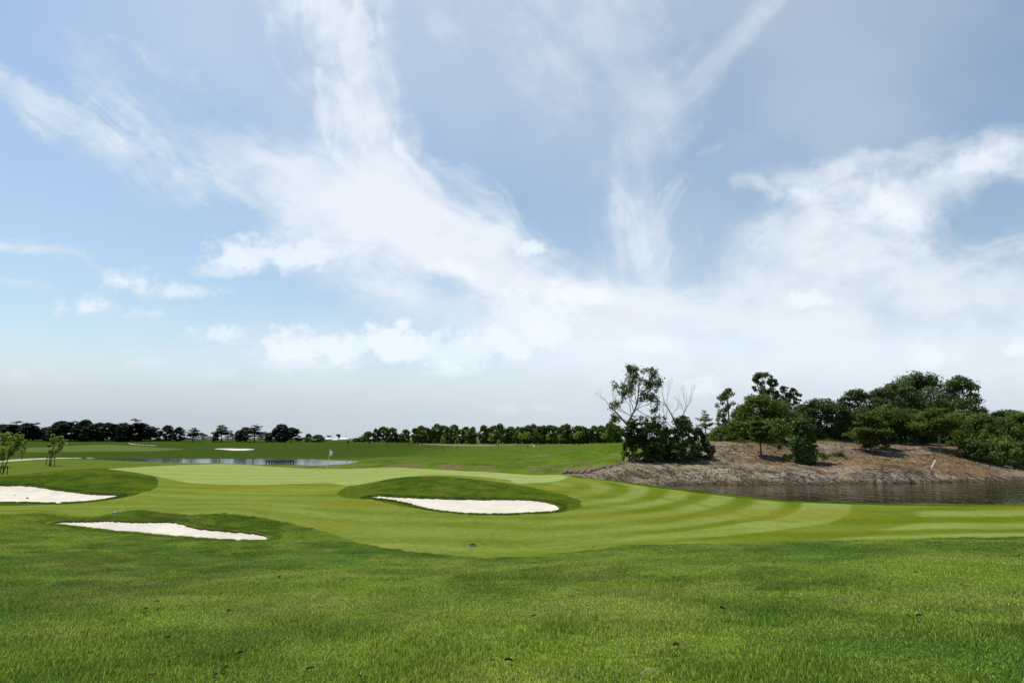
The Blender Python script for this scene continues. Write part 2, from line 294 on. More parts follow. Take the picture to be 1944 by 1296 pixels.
# triangulate
idx = np.arange(NR*NC).reshape(NR, NC)
a_ = idx[:-1,:-1].ravel(); b_ = idx[:-1,1:].ravel(); c_ = idx[1:,1:].ravel(); d_ = idx[1:,:-1].ravel()
par = ((np.arange(NR-1)[:,None]+np.arange(NC-1)[None,:]) % 2).ravel().astype(bool)
T = np.concatenate([np.where(par[:,None], np.stack([a_,b_,c_],1), np.stack([a_,b_,d_],1)), np.where(par[:,None], np.stack([a_,c_,d_],1), np.stack([b_,c_,d_],1))])
PX, PY, PZ = X.copy(), Y.copy(), Z.copy()
SK = list(S.keys()); SA = np.stack([S[k] for k in SK], 1)
CA = np.concatenate([COL[k] for k in COL], 1)
CK = {k: i*3 for i, k in enumerate(COL)}
def cut(T, sk):
    """split triangles along S[sk]=0; returns inside triangles, outside triangles, edge segments on the outline"""
    global PX, PY, PZ, SA, CA
    s = SA[:, SK.index(sk)]; v = s[T]; neg = v < 0; cnt = neg.sum(1)
    ins = T[cnt == 3]; out = T[cnt == 0]; mix = T[(cnt > 0) & (cnt < 3)]
    if len(mix) == 0: return ins, out, np.zeros((0,2), int)
    ng = s[mix] < 0; alone_neg = ng.sum(1) == 1
    lone = np.where(alone_neg, np.argmax(ng, 1), np.argmax(~ng, 1)); r_ = np.arange(len(mix))
    A_ = mix[r_, lone]; B_ = mix[r_, (lone+1) % 3]; C_ = mix[r_, (lone+2) % 3]
    e = np.concatenate([np.stack([A_,B_],1), np.stack([A_,C_],1)]); es = np.sort(e, 1)
    ue, inv = np.unique(es, axis=0, return_inverse=True); inv = inv.ravel()
    s0 = s[ue[:,0]]; s1 = s[ue[:,1]]; t = np.clip(s0/(s0-s1), .02, .98)
    base = len(PX)
    mixf = lambda a: a[ue[:,0]]*(1-t)+a[ue[:,1]]*t
    PX = np.concatenate([PX, mixf(PX)]); PY = np.concatenate([PY, mixf(PY)]); PZ = np.concatenate([PZ, mixf(PZ)])
    SA = np.concatenate([SA, SA[ue[:,0]]*(1-t)[:,None]+SA[ue[:,1]]*t[:,None]]); SA[base:, SK.index(sk)] = 0
    CA = np.concatenate([CA, CA[ue[:,0]]*(1-t)[:,None]+CA[ue[:,1]]*t[:,None]])
    m = len(mix); AB = base+inv[:m]; AC = base+inv[m:]
    small = np.stack([A_,AB,AC],1); q1 = np.stack([AB,B_,C_],1); q2 = np.stack([AB,C_,AC],1)
    ins = np.concatenate([ins, small[alone_neg], q1[~alone_neg], q2[~alone_neg]])
    out = np.concatenate([out, small[~alone_neg], q1[alone_neg], q2[alone_neg]])
    return ins, out, np.stack([AB, AC], 1)
Z_in = {}
zones = {}; edges = {}
rest = T
for k in ('b1','b2','b3','b4','green','g2','path','fair','dirt'):
    zones[k], rest, edges[k] = cut(rest, k)
zones['rough'] = rest

# ------------------------------------------------------------------ materials
def mat(name):
    m = bpy.data.materials.new(name); m.use_nodes = True; nt = m.node_tree; nt.nodes.clear()
    o = nt.nodes.new('ShaderNodeOutputMaterial'); p = nt.nodes.new('ShaderNodeBsdfPrincipled'); nt.links.new(p.outputs[0], o.inputs[0])
    return m, nt, p, o
def N(nt, t, **kw):
    nd = nt.nodes.new(t)
    for k, v in kw.items():
        if k.startswith('i_'): nd.inputs[int(k[2:])].default_value = v
        else: setattr(nd, k, v)
    return nd
def noise_node(nt, scale, detail=3, rough=.55, vec=None, stretch=None):
    tc = N(nt, 'ShaderNodeTexCoord'); src = tc.outputs['Object']
    if stretch:
        mp = N(nt, 'ShaderNodeMapping'); mp.inputs['Scale'].default_value = stretch; nt.links.new(src, mp.inputs[0]); src = mp.outputs[0]
    nz = N(nt, 'ShaderNodeTexNoise'); nz.inputs['Scale'].default_value = scale; nz.inputs['Detail'].default_value = detail; nz.inputs['Roughness'].default_value = rough
    nt.links.new(src, nz.inputs['Vector']); return nz.outputs['Fac']
def remap(nt, src, a, b, c, d):
    m = N(nt, 'ShaderNodeMapRange'); m.inputs['From Min'].default_value = a; m.inputs['From Max'].default_value = b
    m.inputs['To Min'].default_value = c; m.inputs['To Max'].default_value = d; nt.links.new(src, m.inputs['Value']); return m.outputs[0]
def mul(nt, a, b, op='MULTIPLY'):
    m = N(nt, 'ShaderNodeMath', operation=op)
    for i, s in enumerate((a, b)):
        if hasattr(s, 'node'): nt.links.new(s, m.inputs[i])
        else: m.inputs[i].default_value = s
    return m.outputs[0]
def ground_mat(name, scales, amp, bump, bscale, roughness=.95, spec=.0, bdist=.03):
    m, nt, p, o = mat(name)
    at = N(nt, 'ShaderNodeAttribute', attribute_name='albedo')
    f = None
    for sc, am in zip(scales, amp):
        k = remap(nt, noise_node(nt, sc, 3), .3, .7, 1-am, 1+am); f = k if f is None else mul(nt, f, k)
    sc_ = N(nt, 'ShaderNodeVectorMath', operation='SCALE'); nt.links.new(at.outputs['Color'], sc_.inputs[0]); nt.links.new(f, sc_.inputs['Scale'])
    nt.links.new(sc_.outputs[0], p.inputs['Base Color'])
    p.inputs['Roughness'].default_value = roughness; p.inputs['Specular IOR Level'].default_value = spec
    if bump:
        b = N(nt, 'ShaderNodeBump'); b.inputs['Strength'].default_value = bump; b.inputs['Distance'].default_value = bdist
        nt.links.new(noise_node(nt, bscale, 4, .65), b.inputs['Height']); nt.links.new(b.outputs[0], p.inputs['Normal'])
    return m
M_rough = ground_mat('rough_turf', (1.6, 6, 20), (.18, .24, .28), 1.0, 14, bdist=.06)
M_fair = ground_mat('fairway_turf', (1.2, 5, 16), (.07, .14, .20), .5, 24, bdist=.015)
M_green = ground_mat('green_turf', (.6, 3, 10), (.05, .07, .09), .25, 20, bdist=.006)
M_sand = ground_mat('bunker_sand', (.8, 5, 18), (.05, .05, .06), .6, 4, bdist=.06, spec=.1)
M_dirt = ground_mat('bare_soil', (.5, 2.5, 9), (.14, .14, .14), .8, 5, bdist=.09)
def add_cracks(m):
    nt = m.node_tree; p = [n for n in nt.nodes if n.type == 'BSDF_PRINCIPLED'][0]; tc = N(nt, 'ShaderNodeTexCoord')
    nz = N(nt, 'ShaderNodeTexNoise'); nz.inputs['Scale'].default_value = .7; nz.inputs['Detail'].default_value = 4; nt.links.new(tc.outputs['Object'], nz.inputs['Vector'])
    off = N(nt, 'ShaderNodeVectorMath', operation='MULTIPLY_ADD'); nt.links.new(nz.outputs['Color'], off.inputs[0]); off.inputs[1].default_value = (1.6,1.6,.6); nt.links.new(tc.outputs['Object'], off.inputs[2])
    f = None
    for shear, sc, wd, seed in ((.45, (1.25,.42,.8), .075, 0), (-.20, (2.1,1.0,1.2), .06, 5)):
        sx = N(nt, 'ShaderNodeSeparateXYZ'); nt.links.new(off.outputs[0], sx.inputs[0]); cb = N(nt, 'ShaderNodeCombineXYZ')
        nt.links.new(mul(nt, sx.outputs['X'], mul(nt, sx.outputs['Y'], shear), 'ADD'), cb.inputs[0]); nt.links.new(sx.outputs['Y'], cb.inputs[1]); nt.links.new(sx.outputs['Z'], cb.inputs[2])
        mp = N(nt, 'ShaderNodeMapping'); mp.inputs['Scale'].default_value = sc; mp.inputs['Location'].default_value = (seed,seed,0); nt.links.new(cb.outputs[0], mp.inputs[0])
        vo = N(nt, 'ShaderNodeTexVoronoi'); vo.feature = 'DISTANCE_TO_EDGE'; vo.inputs['Scale'].default_value = 1.0; nt.links.new(mp.outputs[0], vo.inputs['Vector'])
        k = remap(nt, vo.outputs['Distance'], 0, wd, 0, 1); f = k if f is None else mul(nt, f, remap(nt, k, 0, 1, .68, 1))
    old = p.inputs['Base Color'].links[0].from_socket; g = remap(nt, f, 0, 1, .46, 1.06); v = N(nt, 'ShaderNodeVectorMath', operation='SCALE'); nt.links.new(old, v.inputs[0]); nt.links.new(g, v.inputs['Scale']); nt.links.new(v.outputs[0], p.inputs['Base Color'])
    b1 = p.inputs['Normal'].links[0].from_node; b = N(nt, 'ShaderNodeBump'); b.inputs['Strength'].default_value = 1.0; b.inputs['Distance'].default_value = .16; nt.links.new(f, b.inputs['Height']); nt.links.new(b1.outputs[0], b.inputs['Normal']); nt.links.new(b.outputs[0], p.inputs['Normal'])
add_cracks(M_dirt)
M_path = ground_mat('concrete_path', (.7, 6), (.06, .05), .2, 20)
def flat_mat(name, col, roughness=.7, var=.1, scale=8, metallic=0.0, spec=.3):
    m, nt, p, o = mat(name)
    rgb = N(nt, 'ShaderNodeRGB'); rgb.outputs[0].default_value = (*col, 1)
    k = remap(nt, noise_node(nt, scale, 4), .3, .7, 1-var, 1+var)
    s = N(nt, 'ShaderNodeVectorMath', operation='SCALE'); nt.links.new(rgb.outputs[0], s.inputs[0]); nt.links.new(k, s.inputs['Scale'])
    nt.links.new(s.outputs[0], p.inputs['Base Color']); p.inputs['Roughness'].default_value = roughness
    p.inputs['Metallic'].default_value = metallic; p.inputs['Specular IOR Level'].default_value = spec
    return m
M_lip = flat_mat('turf_lip_soil', (.085,.055,.025), .95, .3, 9)

# ------------------------------------------------------------------ mesh makers
def tag(o, label=None, cat=None, group=None, kind=None):
    if label: o['label'] = label
    if cat: o['category'] = cat
    if group: o['group'] = group
    if kind: o['kind'] = kind
    return o
def mesh_np(name, V, F, mats, parent=None, mi=None, attrs=None, smooth_=True):
    """V (n,3), F (m,3|4) int"""
    V = np.asarray(V, np.float32); F = np.asarray(F, np.int32); k = F.shape[1]
    me = bpy.data.meshes.new(name); me.vertices.add(len(V)); me.vertices.foreach_set('co', V.ravel())
    me.loops.add(F.size); me.loops.foreach_set('vertex_index', F.ravel())
    me.polygons.add(len(F)); me.polygons.foreach_set('loop_start', np.arange(0, F.size, k, dtype=np.int32))
    try: me.polygons.foreach_set('loop_total', np.full(len(F), k, np.int32))
    except Exception: pass
    if mi is not None: me.polygons.foreach_set('material_index', np.asarray(mi, np.int32))
    me.update(calc_edges=True)
    if smooth_: me.polygons.foreach_set('use_smooth', np.ones(len(F), bool))
    for m in (mats if isinstance(mats, (list, tuple)) else [mats]): me.materials.append(m)
    for an, av in (attrs or {}).items():
        av = np.asarray(av, np.float32)
        if av.ndim == 1: at = me.attributes.new(an, 'FLOAT', 'POINT'); at.data.foreach_set('value', av)
        else:
            at = me.attributes.new(an, 'FLOAT_COLOR', 'POINT')
            at.data.foreach_set('color', np.concatenate([av, np.ones((len(av),1),np.float32)],1).ravel())
    o = bpy.data.objects.new(name, me); C.objects.link(o)
    if parent: o.parent = parent
    return o

# ------------------------------------------------------------------ clouds on a far shell in front of the blue
# CLOUDFN
def cloud_density(px, py):
    """cover and brightness of the cloud layer along a direction, given in tangent coordinates fixed to the world"""
    wx = (fbm(px/230, py/230, 4, 201)-.5)*90; wy = (fbm(px/230, py/230, 4, 205)-.5)*90
    fx = (fbm(px/45, py/45, 4, 211)-.5)*26; fy = (fbm(px/45, py/45, 4, 215)-.5)*26
    x = px + wx*.5 + fx*.6; y = py + wy*.5 + fy*.6
    dens = np.zeros_like(px)
    def over(d): nonlocal dens; dens = 1-(1-dens)*(1-np.clip(d, 0, 1))
    def stroke(P, fs=1/260., ft=1/16., con=.8, hard=1.0, side=0.0, seed=0, warp=1.0):
        P = np.array(P, float); best = np.full(x.shape, 1e9); s_ = np.zeros_like(x); t_ = np.zeros_like(x); w_ = np.ones_like(x); i_ = np.zeros_like(x)
        xx = px + (x-px)*warp; yy = py + (y-py)*warp; acc = 0
        for (ax, ay, aw, ai), (bx, by, bw, bi) in zip(P[:-1], P[1:]):
            ex, ey = bx-ax, by-ay; L = math.hypot(ex, ey); t = np.clip(((xx-ax)*ex+(yy-ay)*ey)/(L*L), 0, 1)
            dx, dy = xx-ax-t*ex, yy-ay-t*ey; w = aw+(bw-aw)*t; d = np.hypot(dx, dy); q = d/w
            m = q < best; best = np.where(m, q, best); s_ = np.where(m, acc+t*L, s_)
            t_ = np.where(m, d*np.sign(ex*dy-ey*dx), t_); w_ = np.where(m, w, w_); i_ = np.where(m, ai+(bi-ai)*t, i_); acc += L
        tt = t_ + (fbm(s_/120+seed, t_/60., 3, 230+seed)-.5)*70
        tx = fbm(s_*fs + seed, tt*ft*.55, 5, 220+seed, .62); iso = fbm(px/70+seed, py/55, 5, 240+seed, .62)
        tex = tx*.55+iso*.45
        q = best*.86 + (.5-tex)*(1.1+.9*con)
        e = (1-sst(-.05, 1.0, q))**(1.15*hard+.15)
        mod = np.clip(.5+(tex-.5)*2.4, 0, 1.1)
        over(np.clip(e*i_*((1-con*.75)+con*.95*mod), 0, 1)*(1-sst(1.1,1.6,best)))
    # thin high veil, uneven
    over((.15+.22*sst(.42,.72,fbm(px/700+3, py/420, 4, 250))+.12*sst(-200,900,-np.abs(px-1150)+py*.4))*(1-.85*sst(520,0,px)*sst(420,0,py)))
    # tall plume
    stroke([(560,-260,150,.7),(610,-60,150,.9),(650,60,120,.95),(668,170,78,.92),(690,270,100,.92),(740,350,100,.85),(800,420,80,.6)], 1/330., 1/26., .30, .8, seed=1, warp=.7)
    stroke([(603,140,22,.5),(615,230,26,.75),(640,300,30,.7),(700,360,50,.6)], 1/90., 1/10., .7, 1, seed=2)
    # long diagonal band
    stroke([(400,270,40,.35),(520,320,75,.7),(620,370,95,.92),(740,420,115,.98),(860,480,125,.97),(1000,560,120,.9),(1180,650,130,.7)], 1/300., 1/40., .35, .6, seed=3)
    stroke([(480,300,20,.3),(560,315,30,.8),(680,360,40,.85),(830,430,45,.8),(930,470,50,.8)], 1/120., 1/20., .6, .8, seed=4)
    stroke([(560,440,70,.35),(700,540,80,.5),(850,600,60,.5),(1000,640,70,.6)], 1/340., 1/22., .5, .8, seed=5)
    # wisps at the left
    stroke([(-120,110,40,.4),(0,165,48,.5),(110,215,56,.5),(200,275,52,.45),(270,340,40,.35),(330,400,30,.1)], 1/260., 1/9., .75, .8, seed=6, warp=.6)
    stroke([(100,20,24,.05),(150,90,44,.24),(200,160,80,.45),(290,230,100,.48),(390,300,90,.45),(500,350,80,.4),(600,400,60,.3)], 1/170., 1/14., .85, .7, seed=7)
    stroke([(230,180,18,.2),(290,260,26,.45),(340,320,30,.4),(420,370,40,.2)], 1/150., 1/8., .8, .8, seed=8)
    stroke([(-100,440,20,.6),(60,462,22,.55),(150,478,20,.4),(200,520,22,.25)], 1/160., 1/9., .5, .9, seed=9, warp=.5)
    stroke([(0,520,16,.3),(90,545,22,.25)], 1/90., 1/9., .7, .9, seed=10)
    # arc and streaks in the middle and the right
    stroke([(800,310,24,.25),(880,335,36,.4),(945,385,34,.4),(980,450,20,.45),(985,480,12,.2)], 1/160., 1/8., .8, .8, seed=11, warp=.5)
    stroke([(1480,-30,30,.42),(1425,40,28,.42),(1370,95,34,.34),(1300,170,60,.28),(1235,240,75,.30),(1205,330,80,.34),(1210,420,95,.42),(1225,520,110,.45)], 1/300., 1/14., .4, .7, seed=12, warp=.5)
    stroke([(1165,340,18,.25),(1190,400,40,.36),(1205,480,60,.36)], 1/120., 1/9., .7, .9, seed=13, warp=.5)
    stroke([(1290,345,18,.3),(1250,400,34,.34),(1225,470,40,.28)], 1/120., 1/9., .7, .9, seed=14, warp=.5)
    stroke([(1100,-60,260,.4),(1150,60,220,.35),(1220,190,120,.3)], 1/500., 1/40., .5, .7, seed=15)
    stroke([(1320,288,12,.14),(1362,268,14,.14)], 1/40., 1/6., .5, .9, seed=16, warp=.8)
    # the broad bright mass at the right
    stroke([(1400,338,26,.5),(1520,350,40,.55)], 1/200., 1/16., .5, .8, seed=17)
    stroke([(1450,470,80,.75),(1560,430,110,.95),(1680,400,115,.95),(1790,360,70,.7),(1880,310,52,.8),(2000,290,60,.8)], 1/260., 1/42., .45, .55, seed=18)
    stroke([(1500,560,110,.75),(1650,540,140,.9),(1800,560,130,.8),(2050,560,110,.7)], 1/300., 1/50., .35, .6, seed=19)
    stroke([(1560,350,24,.4),(1640,300,20,.35),(1760,290,26,.4),(1850,270,20,.3)], 1/200., 1/8., .7, .8, seed=20)
    stroke([(1800,520,30,.4),(1900,470,30,.45),(2050,440,30,.4)], 1/260., 1/9., .6, .8, seed=21, warp=.4)
    stroke([(1400,440,30,.15),(1380,500,50,.3),(1400,580,80,.4)], 1/200., 1/12., .6, .8, seed=22)
    # bright shelf low in the middle
    stroke([(990,545,26,.8),(1100,555,34,.95),(1230,575,40,.9),(1400,610,60,.8),(1600,640,80,.8)], 1/260., 1/18., .35, .7, seed=23, warp=.5)
    # veil that thickens towards the horizon
    lv = sst(560, 800, py + (fbm(px/300, py/60, 4, 260)-.5)*110 + 60*sst(900,1300,px)); over(lv*.80)
    over(sst(560,680,py+(fbm(px/260,py/70,3,266)-.5)*60)*.45*sst(850,1150,px))
    hz = sst(640, 845, py); over(hz*.85)
    # heaped clouds
    puff = np.zeros_like(px); shade = np.zeros_like(px)
    def heap(cx, cy, rx, ry, amp=1., soft=.5, sc=1.0, seed=0):
        nonlocal puff, shade
        nx = (fbm(px/(34*sc)+seed, py/(34*sc), 5, 270+seed, .58)-.5)*3.0
        bil = 1-np.abs(2*fbm(px/(16*sc)+seed, py/(13*sc), 3, 290+seed)-1)
        u = (px-cx)/(rx*1.12); v = (py-cy)/(ry*1.5); v = np.where(v > 0, v*1.5, v)
        f = 1-np.sqrt(u*u+v*v) + nx*.42 + (bil-.7)*.35
        d = sst(-.05, soft*1.25, f)*amp; puff = 1-(1-puff)*(1-d)
    heap(455,492,90,34,.9,.7,1,1); heap(555,492,100,30,.85,.8,1,2); heap(430,515,70,16,.6,.7,1,3)
    heap(245,537,58,24,.8,.8,.9,4); heap(330,556,80,17,.7,.8,.9,5); heap(172,584,72,20,.8,.8,.8,6); heap(285,596,46,10,.45,.8,.8,7)
    heap(410,634,58,18,.7,.7,.8,8); heap(1010,473,40,14,.8,.6,.8,9); heap(855,515,70,18,.45,.8,1,10)
    heap(550,663,62,32,.85,.5,.9,11); heap(640,662,90,28,.8,.5,.9,12); heap(750,655,70,34,.9,.5,.9,13); heap(860,672,90,34,.65,.6,1,14); heap(925,650,60,28,.75,.6,.9,15); heap(985,668,36,20,.7,.6,.8,16); heap(600,690,130,24,.5,.7,1,17)
    heap(870,705,70,20,.5,.7,1,18); heap(1030,600,90,40,.6,.6,1,19); heap(1040,640,70,26,.6,.6,1,20); heap(1340,737,40,18,.75,.6,.8,21); heap(1530,572,50,14,.6,.6,.8,22); heap(1770,680,60,24,.5,.7,1,23)
    heap(1700,410,90,34,.6,.8,1,24); heap(1850,315,110,26,.55,.8,1,25); heap(1530,372,60,18,.4,.8,1,26); heap(1240,655,60,16,.4,.7,1,27); heap(1935,660,40,18,.6,.7,1,28); heap(955,777,30,9,.45,.7,.7,29); heap(1040,775,34,8,.4,.7,.7,30); heap(265,688,60,14,.35,.8,1,31); heap(40,708,30,10,.35,.8,.8,32); heap(420,712,50,14,.3,.8,1,33); heap(1110,560,60,20,.4,.7,1,34); heap(770,300,30,20,.0,.7,1,35)
    lowf = 1-.35*sst(600, 830, py)
    # brightness: high cloud near white, low veil greyer
    bright = .86 + .11*sst(0,.8,dens)*(1-sst(640,800,py)) - .15*sst(640,840,py) + .05*sst(700,1300,px)*sst(560,700,py) - .05*sst(900,200,px)*sst(560,700,py)
    und = fbm(px/90, py/45, 4, 300); bright = bright - .035*sst(.35,.8,und)*sst(520,640,py)*(1-sst(700,800,py))
    bright = bright - .035*sst(1100,100,px)*sst(600,760,py)
    bright = bright + puff*lowf*(.16+.06*sst(.4,.6,fbm(px/18,py/14,3,310)))
    under = sst(-.1,.5,fbm(px/60,py/30,3,320)-.35)
    d = 1-(1-dens)*(1-puff*.9)
    return np.clip(d, 0, 1), np.clip(bright*.965, 0, 1.0)
# CLOUDEND

def make_sky():
    NA, NE = 1250, 600
    az = np.linspace(R(-78), R(78), NA); el = np.concatenate([[R(-1.2)], np.linspace(R(-.35), R(50), NE-1)])
    AZ, EL = np.meshgrid(az, el); Rr = 12000.0
    dx, dy, dz = np.sin(AZ)*np.cos(EL), np.cos(AZ)*np.cos(EL), np.sin(EL)
    den = dy*CP + dz*SP; px = 972 + 1080*dx/np.maximum(den,.05); py = 648 - 1080*(dz*CP - dy*SP)/np.maximum(den,.05)
    px = np.clip(px, -2500, 4500).ravel(); py = np.clip(py, -1500, 1500).ravel()
    d, b = cloud_density(px, py)
    d = d*(1-sst(R(44), R(50), EL.ravel()))*(1-sst(R(68), R(77), np.abs(AZ.ravel())))
    lowh = sst(560, 800, py)
    V = np.stack([dx*Rr, dy*Rr, dz*Rr], -1).reshape(-1,3)
    ix = np.arange(NA*NE).reshape(NE, NA); F = np.stack([ix[:-1,:-1].ravel(), ix[:-1,1:].ravel(), ix[1:,1:].ravel(), ix[1:,:-1].ravel()], 1)
    m = bpy.data.materials.new('cloud_light'); m.use_nodes = True; nt = m.node_tree; nt.nodes.clear()
    o = nt.nodes.new('ShaderNodeOutputMaterial'); mx = nt.nodes.new('ShaderNodeMixShader'); tr = nt.nodes.new('ShaderNodeBsdfTransparent'); em = nt.nodes.new('ShaderNodeEmission')
    a1 = nt.nodes.new('ShaderNodeAttribute'); a1.attribute_name = 'cover'; a2 = nt.nodes.new('ShaderNodeAttribute'); a2.attribute_name = 'glow'
    em.inputs[0].default_value = (.915, .96, 1.035, 1)
    a3 = nt.nodes.new('ShaderNodeAttribute'); a3.attribute_name = 'hue'; vm = nt.nodes.new('ShaderNodeVectorMath'); vm.operation = 'MULTIPLY'; nt.links.new(a3.outputs['Color'], vm.inputs[0]); vm.inputs[1].default_value = (.905,.965,1.035); nt.links.new(vm.outputs[0], em.inputs[0])
    nt.links.new(a1.outputs['Fac'], mx.inputs[0]); nt.links.new(tr.outputs[0], mx.inputs[1]); nt.links.new(em.outputs[0], mx.inputs[2]); nt.links.new(a2.outputs['Fac'], em.inputs[1]); nt.links.new(mx.outputs[0], o.inputs[0])
    try: m.cycles.emission_sampling = 'NONE'
    except Exception: pass
    ob = mesh_np('sky', V, F, m, attrs={'cover': d, 'glow': b, 'hue': np.stack([1-.05*lowh, 1-.005*lowh, 1+.03*lowh],1)}); tag(ob, 'pale blue sky with feathery white cirrus and low heaped clouds', kind='structure')
make_sky()

# ground normals from the uncut sheet, so that cut pieces shade as one surface
Zg = Z.reshape(NR, NC)
def grid_normals():
    dxu = np.gradient(GX, axis=1); dzu = np.gradient(Zg, axis=1)
    dxv = np.gradient(GX, axis=0); dyv = np.gradient(GY, axis=0); dzv = np.gradient(Zg, axis=0)
    n_ = np.stack([-dzu*dyv, -(dxu*dzv-dzu*dxv), dxu*dyv], -1)
    return (n_/np.linalg.norm(n_, axis=-1, keepdims=True)).reshape(-1,3)
GN = grid_normals()
def zone_obj(name, Tr, ck, m, label, skirt=None, lipmat=None):
    u, inv = np.unique(Tr.ravel(), return_inverse=True); F = inv.reshape(-1,3)
    V = np.stack([PX[u], PY[u], PZ[u]], 1); c = CA[u, CK[ck]:CK[ck]+3]
    mi = None; mats = [m]
    if skirt is not None and len(skirt):
        e = skirt; b = len(V); ev = e.ravel()
        top = np.stack([PX[ev], PY[ev], PZ[ev]+.0], 1); bot = top.copy(); bot[:,2] -= .22
        m2 = len(e); i0 = b+np.arange(m2)*2; i1 = i0+1; j0 = i0+2*m2; j1 = i1+2*m2
        V = np.concatenate([V, top, bot]); F2 = np.concatenate([np.stack([i0,i1,j1],1), np.stack([i0,j1,j0],1)])
        mi = np.concatenate([np.zeros(len(F)), np.ones(len(F2))]); F = np.concatenate([F, F2]); mats = [m, lipmat]
        c = np.concatenate([c, np.tile(cc(.08,.06,.03), (4*m2,1))])
    # face winding up
    v0, v1, v2 = V[F[:,0]], V[F[:,1]], V[F[:,2]]
    up = (v1[:,0]-v0[:,0])*(v2[:,1]-v0[:,1])-(v1[:,1]-v0[:,1])*(v2[:,0]-v0[:,0]) < 0
    F = np.where(up[:,None], F[:,::-1], F)
    o = mesh_np(name, V, F, mats, mi=mi, attrs={'albedo': c}); tag(o, label, kind='structure')
    return o
# sand bed sits below the lip
sand_drop = {}
for k in ('b1','b2','b3','b4'):
    Tr = zones[k]; u = np.unique(Tr); sand_drop[k] = u
skirts = np.concatenate([edges[k] for k in ('b1','b2','b3')])
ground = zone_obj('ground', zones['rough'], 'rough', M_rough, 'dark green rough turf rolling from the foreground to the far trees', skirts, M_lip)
zone_obj('fairway', zones['fair'], 'fair', M_fair, 'light green mown fairway with curved mower stripes')
zone_obj('putting_green', zones['green'], 'green', M_green, 'pale close-mown putting green with the near white flag')
zone_obj('putting_green', zones['g2'], 'green', M_green, 'small distant putting green beyond the pond at the left')
zone_obj('cart_path', zones['path'], 'path', M_path, 'pale concrete cart path winding past the pond')
zone_obj('dirt_bank', zones['dirt'], 'dirt', M_dirt, 'bare brown eroded soil bank above the pond at the right')
for k, lb in (('b1','near white sand bunker in the left foreground rough'), ('b2','white sand bunker under the middle grass mound'), ('b3','white sand bunker cut by the left edge under a grass mound'), ('b4','thin far sand bunker beyond the left pond')):
    u = sand_drop[k]; PZ[u] -= .06; zone_obj('sand_bunker', zones[k], 'sand', M_sand, lb); PZ[u] += .06

# ------------------------------------------------------------------ water
def water_mat(name, col, rough, s1, b1, stretch):
    m, nt, p, o = mat(name)
    p.inputs['Base Color'].default_value = (*col, 1); p.inputs['Roughness'].default_value = rough; p.inputs['IOR'].default_value = 1.33
    p.inputs['Specular Tint'].default_value = (.80,.82,.56,1) if 'dark' in name else (.74,.87,1,1)
    p.inputs['Specular IOR Level'].default_value = .5
    b = N(nt, 'ShaderNodeBump'); b.inputs['Strength'].default_value = b1; b.inputs['Distance'].default_value = .065 if 'dark' in name else .05
    h = mul(nt, noise_node(nt, s1, 3, .6, stretch=stretch), mul(nt, noise_node(nt, s1*.22, 2, .5, stretch=stretch), .9), 'ADD')
    nt.links.new(h, b.inputs['Height']); nt.links.new(b.outputs[0], p.inputs['Normal']); return m
M_w1 = water_mat('pond_water_dark', (.016,.019,.006), .03, 1.15, 1.0, (.85,.6,1))
M_w2 = water_mat('pond_water_pale', (.03,.05,.07), .06, 1.6, .25, (.5,1.4,1))
def water(name, P, z, m, label):
    V = [(x, y, z) for x, y in P]; me = bpy.data.meshes.new(name); me.from_pydata(V, [], [list(range(len(V)))]); me.materials.append(m)
    o = bpy.data.objects.new(name, me); C.objects.link(o); tag(o, label, kind='structure'); return o
WZ = -1.0
water('pond', [(4,70),(4,50),(16,39),(24,34.2),(60,34),(140,40),(140,74),(80,75),(40,66)], WZ, M_w1, 'dark green rippled pond below the bare soil bank')
water('pond', [(-100,150),(-110,95),(-60,88),(-10,84),(-5,150)], WZ, M_w2, 'pale sky-coloured pond behind the putting green')

# ------------------------------------------------------------------ foliage
def leaf_mat(name, a, b, trans=.35, rough=.6):
    m = bpy.data.materials.new(name); m.use_nodes = True; nt = m.node_tree; nt.nodes.clear()
    o = nt.nodes.new('ShaderNodeOutputMaterial'); p = nt.nodes.new('ShaderNodeBsdfPrincipled'); t = nt.nodes.new('ShaderNodeBsdfTranslucent'); mx = nt.nodes.new('ShaderNodeMixShader')
    at = N(nt, 'ShaderNodeAttribute', attribute_name='tint'); oi = nt.nodes.new('ShaderNodeObjectInfo')
    c1 = nt.nodes.new('ShaderNodeMix'); c1.data_type = 'RGBA'; c1.inputs[6].default_value = (*a,1); c1.inputs[7].default_value = (*b,1); nt.links.new(at.outputs['Fac'], c1.inputs[0])
    hs = nt.nodes.new('ShaderNodeHueSaturation'); nt.links.new(c1.outputs[2], hs.inputs['Color']); nt.links.new(remap(nt, oi.outputs['Random'], 0, 1, .78, 1.25), hs.inputs['Value']); nt.links.new(remap(nt, oi.outputs['Random'], 0, 1, .485, .51), hs.inputs['Hue'])
    nt.links.new(hs.outputs[0], p.inputs['Base Color']); nt.links.new(hs.outputs[0], t.inputs['Color'])
    p.inputs['Roughness'].default_value = rough; p.inputs['Specular IOR Level'].default_value = .25; mx.inputs[0].default_value = trans
    nt.links.new(p.outputs[0], mx.inputs[1]); nt.links.new(t.outputs[0], mx.inputs[2]); nt.links.new(mx.outputs[0], o.inputs[0]); return m
L_dark = leaf_mat('dark_leaves', (.032,.060,.010), (.085,.140,.022), .28)
L_mid = leaf_mat('green_leaves', (.052,.098,.011), (.165,.240,.030), .36)
L_olive = leaf_mat('olive_leaves', (.055,.085,.020), (.145,.185,.050), .34)
L_young = leaf_mat('young_leaves', (.13,.19,.018), (.31,.39,.06), .45)
L_far = leaf_mat('haze_tinted_leaves', (.10,.14,.10), (.18,.22,.16), .25)  # haze of the distance mixed into paler, greyer leaf colours
